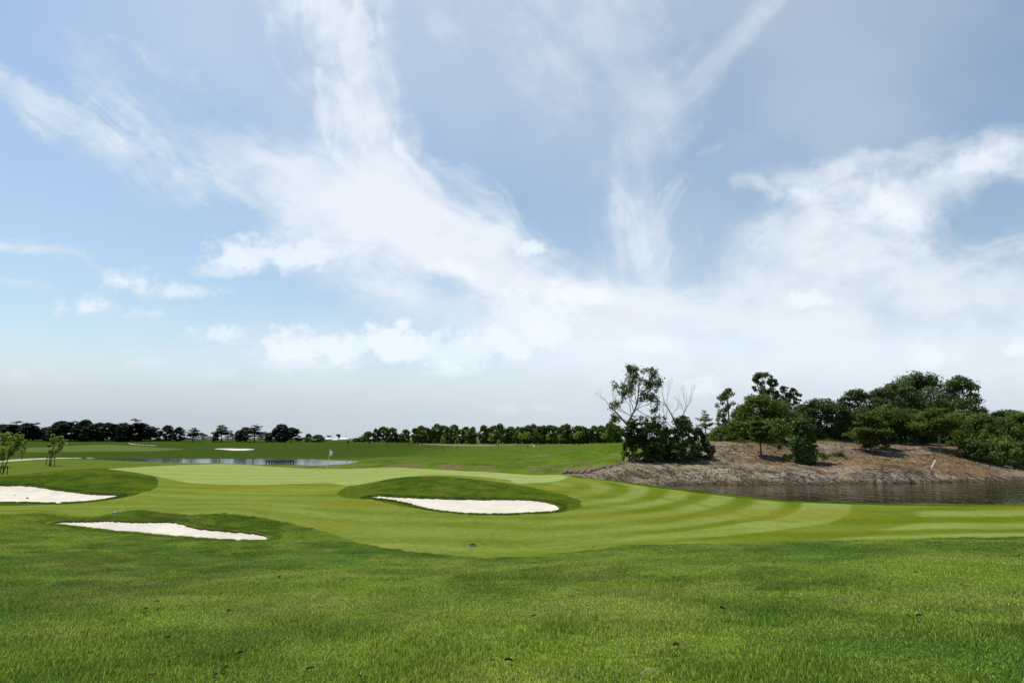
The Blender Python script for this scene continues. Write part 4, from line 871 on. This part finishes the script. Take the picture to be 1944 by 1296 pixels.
near_sapling(101, 63, 823, 26, 'sapling held in a square stake frame beside the cart path', 204, z0=.35, lean=(.35,0))
sap = tree('round', 'sapling', 'thin young tree', (0,0,-50), 3.0, .55, L_young, B_dark, 210, nclump=12, nleaf=160, size=.30, z0=.58, tr=.05, rc=.45, gap=.1, nl=4)
lol = tree('round', 'sapling', 'lollipop sapling', (0,0,-50), 3.0, .50, L_dark, B_dark, 211, nclump=10, nleaf=160, size=.26, z0=.66, tr=.05, rc=.5, gap=.0, nl=3)
SG = 'young trees scattered on the far slope'
def sap_copy(p, px, by, top, w, label, first):
    y = hit(px, by)[1]; loc, h = spot(px, y, top); sc = (w*mpp(y)/1.05,)*2+(h/3.0,)
    if first: p.location = loc; p.scale = sc; p['label'] = label; p['group'] = SG
    else: copy_thing(p, loc, rng_.uniform(0,6), sc, label, SG)
for i_, (px_, b_, t_, w_) in enumerate(((661,851,836,6),(702,851,837,5),(735,848,832,6),(776,848,834,6),(793,852,838,5),(824,849,834,6),(673,842.5,834,6),(850,849,836,7),(48,857,833,8))):
    sap_copy(lol, px_, b_, t_, w_, 'thin lollipop sapling with a small dark round head on the far slope' if px_ > 60 else 'dark-headed sapling on the far slope at the left', i_ == 0)
for i_, (px_, b_, t_, w_) in enumerate(((841,857,828,9),(868,854,832,8),(885,849,837,6),(932,853,823,11),(947,852,835,7),(989,847.5,822,10),(1002,850,820,12),(1041,847.5,824,8),(1064,847.5,825,9),(1093,845.5,822,9),(1100,843,818,12),(1148,843,822,10))):
    sap_copy(sap, px_, b_, t_, w_, 'spindly yellow-green sapling on the slope before the far hedge', i_ == 0)

# ---- weeds and small shrubs on the bank
for px_, y_, tp_, w_, lm_, lb_, s_ in ((1489,69,862,12,L_young,'small yellow-green shrub on the bare bank left of the column tree',301),(1478,75,843,9,L_mid,'small green weed bush high on the bare bank beside the column tree',302),(1679,68,872,9,L_young,'tiny green sprig on the bank below the tiered tree',303),(1680,76,862,34,L_young,'low pale weedy clump at the edge of the grove shadow',304),(1716,76,864,26,L_olive,'low dry weed clump right of the pale weedy one',305),(1798,73,866,36,L_mid,'low green weeds behind the leaning white stake',306),(1558,70,860,30,L_mid,'flat green weeds right of the column tree',307),(1590,71,860,30,L_olive,'flat olive weeds on the bank right of the flat green ones',308),(1498,70,862,14,L_mid,'weeds at the left foot of the column tree',309),(1620,84,836,60,L_mid,'low bright green weeds along the plateau edge',310),(1570,83,838,60,L_young,'row of low bright weeds on the plateau behind the column tree',311),(1232,67,868,22,L_olive,'low dry weed tuft at the foot of the clump',312),(1400,79,838,30,L_olive,'low weeds at the plateau edge above the bare bank',313)):
    grow('bush','weeds' if w_ > 20 else 'small_shrub',lb_,px_,y_,tp_,w_,lm_,B_bark,s_,z0=.03,cat='plant',nclump=26,nleaf=700,size=.14,tr=.03,nl=3)

# ------------------------------------------------------------------ built things
def prism(name, P, m, parent=None, bevel=0.0):
    """P: list of boxes (x0,x1,y0,y1,z0,z1) joined into one mesh"""
    VV = []; FF = []
    for x0,x1,y0,y1,z0,z1 in P:
        b = len(VV); VV += [(x0,y0,z0),(x1,y0,z0),(x1,y1,z0),(x0,y1,z0),(x0,y0,z1),(x1,y0,z1),(x1,y1,z1),(x0,y1,z1)]
        FF += [[b,b+3,b+2,b+1],[b+4,b+5,b+6,b+7],[b,b+1,b+5,b+4],[b+1,b+2,b+6,b+5],[b+2,b+3,b+7,b+6],[b+3,b,b+4,b+7]]
    o = mesh_np(name, VV, FF, m, parent, smooth_=False)
    if bevel: md = o.modifiers.new('bevel','BEVEL'); md.width = bevel; md.segments = 2
    return o
M_white = flat_mat('white_paint', (.72,.72,.70), .5, .05, 3); M_cloth = flat_mat('flag_cloth', (.80,.80,.80), .9, .03, 4)
_nt = M_cloth.node_tree; _p = [n for n in _nt.nodes if n.type == 'BSDF_PRINCIPLED'][0]; _o = [n for n in _nt.nodes if n.type == 'OUTPUT_MATERIAL'][0]
_t = _nt.nodes.new('ShaderNodeBsdfTranslucent'); _t.inputs[0].default_value = (.8,.8,.8,1); _m = _nt.nodes.new('ShaderNodeMixShader'); _m.inputs[0].default_value = .5
_nt.links.new(_p.outputs[0], _m.inputs[1]); _nt.links.new(_t.outputs[0], _m.inputs[2]); _nt.links.new(_m.outputs[0], _o.inputs[0])
M_pole = flat_mat('fibreglass_pole', (.80,.80,.62), .4, .05, 5); M_grey = flat_mat('weathered_grey_wood', (.14,.135,.13), .85, .25, 5)
M_roof = flat_mat('pale_sheet_roof', (.66,.68,.70), .5, .06, .4); M_wall = flat_mat('pale_blue_grey_wall', (.30,.34,.38), .8, .1, .5); M_dkwin = flat_mat('dark_opening', (.05,.06,.07), .5, .1, 1)
M_black = flat_mat('dark_plastic', (.02,.02,.018), .5, .1, 5); M_conc = flat_mat('pale_concrete', (.42,.41,.38), .8, .12, 6)
M_stone = flat_mat('pale_stone', (.38,.35,.30), .85, .2, 5); M_leafd = flat_mat('dry_dark_leaf', (.035,.022,.012), .8, .3, 20); M_leafb = flat_mat('dry_brown_leaf', (.17,.085,.035), .8, .3, 20); M_clod = flat_mat('dry_soil_clod', (.20,.155,.115), .95, .3, 3)

def flagstick(px, y, top, base, lean, label, flip=1):
    rx, _ = ray(px, base); x = rx*y; z = gz(x, y); e = thing('flagstick', label, 'golf flag', (x,y,z)); e.rotation_euler = (0, lean, 0)
    _, rz = ray(px, top); h = (EYE+rz*y-z)/math.cos(lean)
    v, f = tubes([([(0,0,-.05),(0,0,h*.5),(0,0,h)],[.032,.028,.022])], 8); mesh_np('pole', v, f, M_pole, e)
    v, f = tubes([([(0,0,h),(0,0,h+.04)],[.03,.012])], 8); mesh_np('finial', v, f, M_white, e)
    # limp cloth hanging from the top of the pole in folds
    n, k = 15, 13; V = []
    for i in range(n):
        t = i/(n-1)
        for j in range(k):
            s_ = j/(k-1); out_ = .015+.46*s_*1.3*(1-.30*t)*(.75+.25*math.cos(3*s_)); drop = .52*t + .30*s_**1.3 + .05*math.sin(5*s_+2*t)
            V.append((flip*out_, .07*math.sin(9*s_+2.2*t)*(.3+s_), h-.03-drop))
    F = [[i*k+j, i*k+j+1, (i+1)*k+j+1, (i+1)*k+j] for i in range(n-1) for j in range(k-1)]
    o = mesh_np('flag', V, F, M_cloth, e); md = o.modifiers.new('thick','SOLIDIFY'); md.thickness = .006
    return e
flagstick(621.5, 62.0, 853, 889.5, R(5.0), 'white flag hanging on a leaning pale pole at the back of the near green')
flagstick(124, 158, 838.5, 852.5, R(1.5), 'tiny white flag on the far green behind the sapling in the stake frame')

# the low grey barrier in the pond
def barrier():
    y = 99.5; rx, _ = ray(505, 878); rx2, _ = ray(558, 878); x0, x1 = rx*y, rx2*y; L = x1-x0
    e = thing('post_barrier', 'long low grey barrier of posts under one beam at the edge of the pale pond', 'barrier', (x0, y, WZ-.02))
    prism('beam', [(0, L*.58, -.18, .18, .56, .82)], M_grey, e, .02); prism('beam', [(L*.58+.004, L, -.20, .16, .54, .84)], M_grey, e, .02)
    for i in range(11):
        xx = .06+(L-.12)*i/10; prism('post', [(xx-.075, xx+.075, -.08, .07, -.5, .55)], M_grey, e, .01)
    prism('kickboard', [(.0, L, -.02, .03, .46, .535)], M_grey, e)
barrier()

# far sheds and the mast
def shed(px0, px1, y, top, eave, base_z, depth, label, vents=0, open_=3):
    r0, _ = ray(px0, 833); r1, _ = ray(px1, 833); x0, x1 = r0*y, r1*y; L = x1-x0; _, rt = ray(px0, top); _, re = ray(px0, eave); zt, ze = EYE+rt*y, EYE+re*y
    g = gz((x0+x1)/2, y)+base_z; e = thing('farm_shed', label, 'shed', (x0, y, g)); he, ht = ze-g, zt-g
    prism('wall', [(.3, L-.3, .3, depth-.3, -.5, he-.004)], M_wall, e)
    V = [(0,0,he),(L,0,he),(L,depth,he),(0,depth,he),(0,depth/2,ht),(L,depth/2,ht),(0,0,he-.12),(L,0,he-.12),(L,depth,he-.12),(0,depth,he-.12)]
    me = bpy.data.meshes.new('roof'); me.from_pydata(V, [], [[0,1,5,4],[2,3,4,5],[1,2,5],[3,0,4],[0,6,7,1],[1,7,8,2],[2,8,9,3],[3,9,6,0],[6,9,8,7]]); me.materials.append(M_roof)
    o = bpy.data.objects.new('roof', me); C.objects.link(o); o.parent = e
    for i in range(open_):
        xx = L*(i+.5)/open_; prism('opening', [(xx-L*.09, xx+L*.09, .26, .31, .1, he*.72)], M_dkwin, e)
    return e
shed(616, 628, 520, 830.0, 833.0, 0, 9, 'white-roofed shed at the left of the far farm buildings', open_=2)
shed(629, 641, 500, 832.2, 834.4, 0, 8, 'lower grey-walled shed in the middle of the far farm buildings', open_=2)
shed(641.5, 659, 530, 830.6, 833.4, 0, 12, 'wide white-roofed shed beside the mast', open_=3)
shed(340, 362, 560, 827.2, 830.5, 0, 16, 'long white-roofed shed behind the small tiered dark tree at left', open_=4)
shed(566, 574, 520, 831, 833.6, 0, 8, 'small pale hut between the big dark cluster and the low wide tree', open_=1)
x_m, g_ = ray(657, 833)[0]*440, 0; mast = thing('radio_mast', 'thin pale mast rising beside the white sheds', 'mast', (x_m, 440, gz(x_m, 440)))
hm = EYE+ray(657, 816.5)[1]*440-gz(x_m, 440)
v, f = tubes([([(0,0,0),(0,0,hm)],[.16,.09])], 6); mesh_np('pole', v, f, M_white, mast)
v, f = tubes([([(-.5,0,hm*.8),(.5,0,hm*.8)],[.05,.05])], 5); mesh_np('crossarm', v, f, M_white, mast)
tree('round','palm_like_tree','small round-headed tree on a bare stem above the far sheds', *(lambda a: (a[0], a[1], 1.9))(spot(642, 440, 824.5)), L_dark, B_dark, 401, nclump=14, nleaf=500, size=.7, z0=.55, tr=.2, rc=.4)
tree('round','leafy_tree','pale round tree behind the left end of the white sheds', *(lambda a: (a[0], a[1], 2.2))(spot(624, 560, 826.5)), L_far, B_dark, 402, nclump=20, nleaf=500, size=.8, z0=.3, tr=.2, rc=.35)

# covers, discs and small marks on the turf
def disc(name, px, py, r, m, label, cat, h=.03, rim=None):
    x, y = hit(px, py); e = thing(name, label, cat, (x, y, gz(x, y)))
    v, f = tubes([([(0,0,-.05),(0,0,h)],[r,r*.97])], 20); n0 = len(v); v = np.concatenate([v, [(0,0,h)]]); 
    ob = mesh_np('lid', v, f, m, e, smooth_=False)
    me = bpy.data.meshes.new('top'); me.from_pydata([(r*.96*math.cos(a), r*.96*math.sin(a), h) for a in np.linspace(0,2*math.pi,20,endpoint=False)], [], [list(range(20))]); me.materials.append(rim or m)
    o = bpy.data.objects.new('cover_plate', me); C.objects.link(o); o.parent = e
    return e
disc('drain_cover', 897, 1036, .14, M_conc, 'small dark round cover with a pale rim in the middle of the fairway', 'cover', .05, M_black)
disc('marker_disc', 222, 972.5, .17, M_conc, 'flat pale disc in the turf behind the near left bunker', 'disc', .03)
x_, y_ = hit(1014, 849); b_ = thing('marker_ball', 'small white ball marker on the far slope below the hedge', 'marker', (x_, y_, gz(x_, y_)))
v, f = tubes([([(0,0,-.1),(0,0,.10),(0,0,.35),(0,0,.52),(0,0,.60)],[.10,.24,.33,.22,.03])], 10); mesh_np('ball', v, f, M_white, b_)
def rod(name, label, cat, p0, p1, r, m, group=None):
    a = np.array([p0[0], p0[1], gz(p0[0], p0[1])+p0[2]]); b = np.array([p1[0], p1[1], gz(p1[0], p1[1])+p1[2]]); v, f = tubes([([a, (a+b)/2+np.array([0,0,.02]), b],[r, r*.95, r*.8])], 7)
    o = mesh_np(name, v, f, m); tag(o, label, cat, group); return o
q0, q1 = hit(1768, 887), hit(1777, 884); rod('leaning_stake', 'short white stake leaning on the bare bank under the grove', 'stake', (q0[0], q0[1], -.05), (q1[0]+.15, q1[1]+.2, .62), .055, M_white)
q0, q1 = hit(1752, 883.5), hit(1771, 878); rod('fallen_branch', 'thin dark fallen branch beside the leaning white stake', 'branch', (q0[0], q0[1], .02), (q1[0], q1[1], .35), .035, B_dark)
q0, q1 = hit(1216, 1291), hit(1252, 1283.5); rod('dry_stalk', 'long pale dry stalk lying in the near grass', 'stalk', (q0[0], q0[1], .045), (q1[0], q1[1], .05), .0035, M_stone)
rs_ = np.random.default_rng(77)
def rock(name, label, cat, x, y, s, m, seed, group=None, flat=.6, up=.1):
    rg = np.random.default_rng(seed); nu, nv = 9, 6; V = []
    for j in range(nv+1):
        ph = math.pi*j/nv
        for i in range(nu):
            th = 6.283*i/nu; r = s*(1+rg.normal()*.14); V.append((r*math.sin(ph)*math.cos(th), r*math.sin(ph)*math.sin(th)*.8, r*math.cos(ph)*flat))
    F = [[j*nu+i, j*nu+(i+1)%nu, (j+1)*nu+(i+1)%nu, (j+1)*nu+i] for j in range(nv) for i in range(nu)]
    o = mesh_np(name, V, F, m, smooth_=False); o.location = (x, y, gz(x, y)+s*up); o.rotation_euler = (0,0,rg.uniform(0,6)); tag(o, label, cat, group); return o
for i, (a, b, s_) in enumerate(((1072,899,.32),(1078,896.5,.38),(1085,898,.36),(1092,899,.26),(1097,897,.34),(1104,899,.30),(1110,896,.36),(1117,898,.28),(1122,895,.32),(1130,893,.30),(1138,891,.26),(1147,888,.28),(1158,886,.24))):
    x, y = hit(a, b); rock('soil_clod', 'lumpy dry soil clod in the heap at the left tip of the bare bank', 'clod', x, y, s_, M_clod, 500+i, 'soil clods heaped at the tip of the bank', .75, .25)
for i in range(34):
    px = rs_.uniform(1180, 1900); py = rs_.choice([rs_.uniform(912,916.5), rs_.uniform(880,896), rs_.uniform(852,876)], p=[.45,.3,.25]); x, y = hit(px, py)
    rock('pale_stone', 'small pale stone scattered on the bare bank', 'stone', x, y, rs_.uniform(.05,.13), M_stone, 600+i, 'pale stones scattered on the bank', .5, .15)
x, y = hit(52, 944.5); rock('dark_stone', 'dark pebble lying on the sand of the left edge bunker', 'stone', x, y, .07, M_leafd, 701, None, .5, -.3)
x, y = hit(28, 939); rock('dark_stone', 'tiny dark pebble high in the left edge bunker', 'stone', x, y, .04, M_leafd, 702, None, .5, -.3)
# fallen leaves in the near rough
def leaf_proto(seed, m, s):
    rg = np.random.default_rng(seed); k = 9; V = []; F = []
    for i in range(k):
        t = i/(k-1); w = .36*math.sin(math.pi*min(1,t*1.02))**.8; zc = .18*math.sin(3.1*t)+.04
        V += [((t-.5)*s, -w*s, (zc+.14)*s), ((t-.5)*s, 0, zc*s*.55), ((t-.5)*s, w*s*rg.uniform(.7,1.1), (zc+.20)*s)]
    for i in range(k-1):
        a = 3*i; F += [[a,a+1,a+4,a+3],[a+1,a+2,a+5,a+4]]
    o = mesh_np('fallen_leaf', V, F, m); return o
LP = [leaf_proto(1, M_leafd, .055), leaf_proto(2, M_leafb, .052), leaf_proto(3, M_leafd, .038)]; first_ = [True]*3
LV = [(318,1061,0),(529,1099,0),(475,1114,2),(652,1105,0),(490,1113,2),(119,1114,0),(282,1120,2),(297,1147,0),(277,1161,0),(301,1162,1),(273,1171,0),(325,1162,2),(434,1166,0),(612,1174,0),(642,1158,2),(455,1247,0),(318,1216,0),(334,1256,1),(426,1278,0),(588,1278,1),(288,1289,1),(409,1289,0),(683,1293,0),(1022,1082,0),(1162,1046,0),(1125,1041,1),(947,1075,0),(1087,1139,1),(1013,1176,0),(1288,1105,0),(1284,1233,0),(1302,1234,1),(1740,1091,1),(1828,1117,1),(1745,1175,0),(1727,1176,1),(1843,1190,1),(1910,1031,1),(1927,1047,0),(1403,1093,2),(965,1262,0),(935,1262,2),(1372,1160,0)]
LN = {0:'curled dark dead leaf lying in the near rough', 1:'curled brown dead leaf lying in the near rough', 2:'small dark dead leaf lying in the near rough'}
for i, (a, b, k) in enumerate(LV):
    x, y = hit(a, b); loc = (x, y, gz(x, y)+.03)
    if first_[k]: o = LP[k]; first_[k] = False
    else: o = LP[k].copy(); C.objects.link(o)
    s_ = rng_.uniform(.8,1.3); o.location = loc; o.rotation_euler = (rng_.uniform(-.3,.3), rng_.uniform(-.3,.3), rng_.uniform(0,6.28)); o.scale = (s_,)*3
    tag(o, LN[k], 'leaf', {0:'dark dead leaves in the near rough',1:'brown dead leaves in the near rough',2:'small dead leaves in the near rough'}[k])

# ------------------------------------------------------------------ grass blades over the near rough
def grass():
    m = bpy.data.materials.new('grass_blades'); m.use_nodes = True; nt = m.node_tree; nt.nodes.clear()
    o = nt.nodes.new('ShaderNodeOutputMaterial'); p = nt.nodes.new('ShaderNodeBsdfPrincipled'); t = nt.nodes.new('ShaderNodeBsdfTranslucent'); mx = nt.nodes.new('ShaderNodeMixShader')
    at = N(nt, 'ShaderNodeAttribute', attribute_name='tint'); ia = N(nt, 'ShaderNodeAttribute', attribute_name='galb'); ia.attribute_type = 'INSTANCER'
    sc_ = N(nt, 'ShaderNodeVectorMath', operation='MULTIPLY'); nt.links.new(ia.outputs['Color'], sc_.inputs[0]); nt.links.new(at.outputs['Color'], sc_.inputs[1])
    nt.links.new(sc_.outputs[0], p.inputs['Base Color']); nt.links.new(sc_.outputs[0], t.inputs['Color']); p.inputs['Roughness'].default_value = .5; p.inputs['Specular IOR Level'].default_value = .15
    mx.inputs[0].default_value = .35; nt.links.new(p.outputs[0], mx.inputs[1]); nt.links.new(t.outputs[0], mx.inputs[2]); nt.links.new(mx.outputs[0], o.inputs[0])
    variants = bpy.data.collections.new('turf_patches')
    for vi in range(6):
        rg = np.random.default_rng(900+vi); n = 900; S_ = .46
        P = rg.uniform(-S_/2, S_/2, (n,2)); hgt__ = rg.uniform(.012,.032,n)*(1+.6*(rg.uniform(size=n) < .06)); th = rg.uniform(0,6.283,n); bend = rg.uniform(.1,1.1,n)*hgt__; w = rg.uniform(.0016,.0032,n)
        dx, dy = np.cos(th), np.sin(th); sx, sy = -dy, dx
        b = np.stack([P[:,0],P[:,1],np.full(n,-.006)],1); mid = b+np.stack([dx*bend*.3, dy*bend*.3, hgt__*.6],1); tip = b+np.stack([dx*bend, dy*bend, hgt__],1); sw = np.stack([sx*w, sy*w, np.zeros(n)],1)
        V = np.stack([b-sw, b+sw, mid+sw*.8, mid-sw*.8, tip+sw*.15, tip-sw*.15],1).reshape(-1,3); i0 = np.arange(n)*6
        F = np.concatenate([np.stack([i0,i0+1,i0+2,i0+3],1), np.stack([i0+3,i0+2,i0+4,i0+5],1)])
        v_ = .38+1.7*rg.uniform(0,1,n)**1.8; col = np.stack([v_*rg.uniform(.85,1.15,n), v_, v_*rg.uniform(.8,1.3,n)],1)
        dr = rg.uniform(size=n) < .09; col[dr] = np.array([[3.0,2.4,4.5]]); col = np.repeat(col,6,0)
        ob = mesh_np('turf_patch', V, F, m, attrs={'tint': col}, smooth_=False); C.objects.unlink(ob); variants.objects.link(ob)
    # patch positions: near rough, inside what the lens could plausibly see from here or a step aside
    pts = []; rg = np.random.default_rng(3); y = 2.6
    while y < 27:
        st = .30 if y < 9 else (.36 if y < 16 else .46); xs = np.arange(-(y*1.03+2.5), y*1.03+2.5, st); pts.append(np.stack([xs+rg.uniform(-.08,.08,len(xs)), y+rg.uniform(-.08,.08,len(xs))],1)); y += st
    pts = np.concatenate(pts); x, y = pts[:,0], pts[:,1]
    ok = (np.maximum(sdf(P_fair, x, y), -1) > .10)
    for q in (P_b1, P_b2, P_b3): ok &= sdf(q, x, y) > .24
    sc = .75+.85*sst(.42,.68,fbm(x*1.3, y*1.3, 3, 120)); tuft = rg.uniform(size=len(x)) < .02; sc = np.where(tuft, sc*1.5, sc)
    x, y, sc = x[ok], y[ok], sc[ok]
    lx, ly = [], []
    for q in (P_b1, P_b2, P_b3):                      # a ragged fringe on the turf lip of each bunker
        Q = np.roll(q, -1, 0)
        for (ax, ay), (bx, by) in zip(q, Q):
            L_ = math.hypot(bx-ax, by-ay); kk = max(1, int(L_/.07)); tt = rg.uniform(0,1,kk); nx_, ny_ = (by-ay)/max(L_,1e-6), -(bx-ax)/max(L_,1e-6); off = rg.uniform(.10,.34,kk)
            for s_ in (1,-1):
                xx = ax+(bx-ax)*tt+s_*nx_*off; yy = ay+(by-ay)*tt+s_*ny_*off; lx.append(xx); ly.append(yy)
    lx = np.concatenate(lx); ly = np.concatenate(ly); kq = np.ones(len(lx), bool)
    for q in (P_b1, P_b2, P_b3): kq &= sdf(q, lx, ly) > .09
    lx, ly = lx[kq], ly[kq]; x = np.concatenate([x,lx]); y = np.concatenate([y,ly]); sc = np.concatenate([sc, np.full(len(lx), .0)])
    lipm = sc == 0; z = H(x, y); z[lipm] += .035; e_ = .15; nx = -(H(x+e_, y)-H(x-e_, y))/(2*e_); ny = -(H(x, y+e_)-H(x, y-e_))/(2*e_)
    # albedo of the ground underneath
    vi = np.clip(np.searchsorted(yv, y), 1, NR-1); uu = x/(np.maximum(y,0)+7.0); ui = np.clip(np.searchsorted(us, uu), 1, NC-1); alb = rough[vi*NC+ui]
    me = bpy.data.meshes.new('rough_grass'); me.vertices.add(len(x)); me.vertices.foreach_set('co', np.stack([x,y,z],1).astype(np.float32).ravel())
    rot = np.zeros((len(x),3), np.float32)
    for i in range(len(x)):
        q = Vector((0,0,1)).rotation_difference(Vector((nx[i], ny[i], 1)).normalized()) @ __import__('mathutils').Quaternion((0,0,1), rg.uniform(0,6.283)); rot[i] = q.to_euler()
    a = me.attributes.new('rot','FLOAT_VECTOR','POINT'); a.data.foreach_set('vector', rot.ravel())
    sv = np.stack([np.where(lipm,.42,1.0+0*sc), np.where(lipm,.42,1.0+0*sc), np.where(lipm,1.5,sc)],1); a = me.attributes.new('sc','FLOAT_VECTOR','POINT'); a.data.foreach_set('vector', sv.astype(np.float32).ravel())
    a = me.attributes.new('galb','FLOAT_COLOR','POINT'); a.data.foreach_set('color', np.concatenate([alb*np.array([[2.20,2.05,2.3]]), np.ones((len(x),1))],1).astype(np.float32).ravel())
    g = bpy.data.objects.new('rough_grass', me); C.objects.link(g); tag(g, 'short dense grass blades covering the near rough', 'grass', kind='stuff')
    ng = bpy.data.node_groups.new('grass', 'GeometryNodeTree'); ng.interface.new_socket('Geometry', in_out='INPUT', socket_type='NodeSocketGeometry'); ng.interface.new_socket('Geometry', in_out='OUTPUT', socket_type='NodeSocketGeometry')
    gi = ng.nodes.new('NodeGroupInput'); go = ng.nodes.new('NodeGroupOutput'); ip = ng.nodes.new('GeometryNodeInstanceOnPoints'); ci = ng.nodes.new('GeometryNodeCollectionInfo'); ra = ng.nodes.new('GeometryNodeInputNamedAttribute'); ra.data_type = 'FLOAT_VECTOR'; ra.inputs['Name'].default_value = 'rot'
    ci.inputs['Collection'].default_value = variants; ci.inputs['Separate Children'].default_value = True; ci.inputs['Reset Children'].default_value = True; ip.inputs['Pick Instance'].default_value = True
    L = ng.links.new; L(gi.outputs[0], ip.inputs['Points']); L(ci.outputs[0], ip.inputs['Instance']); rs = ng.nodes.new('GeometryNodeInputNamedAttribute'); rs.data_type = 'FLOAT_VECTOR'; rs.inputs['Name'].default_value = 'sc'; L(rs.outputs['Attribute'], ip.inputs['Scale']); L(ra.outputs['Attribute'], ip.inputs['Rotation']); L(ip.outputs[0], go.inputs[0])
    md = g.modifiers.new('grass', 'NODES'); md.node_group = ng
grass()
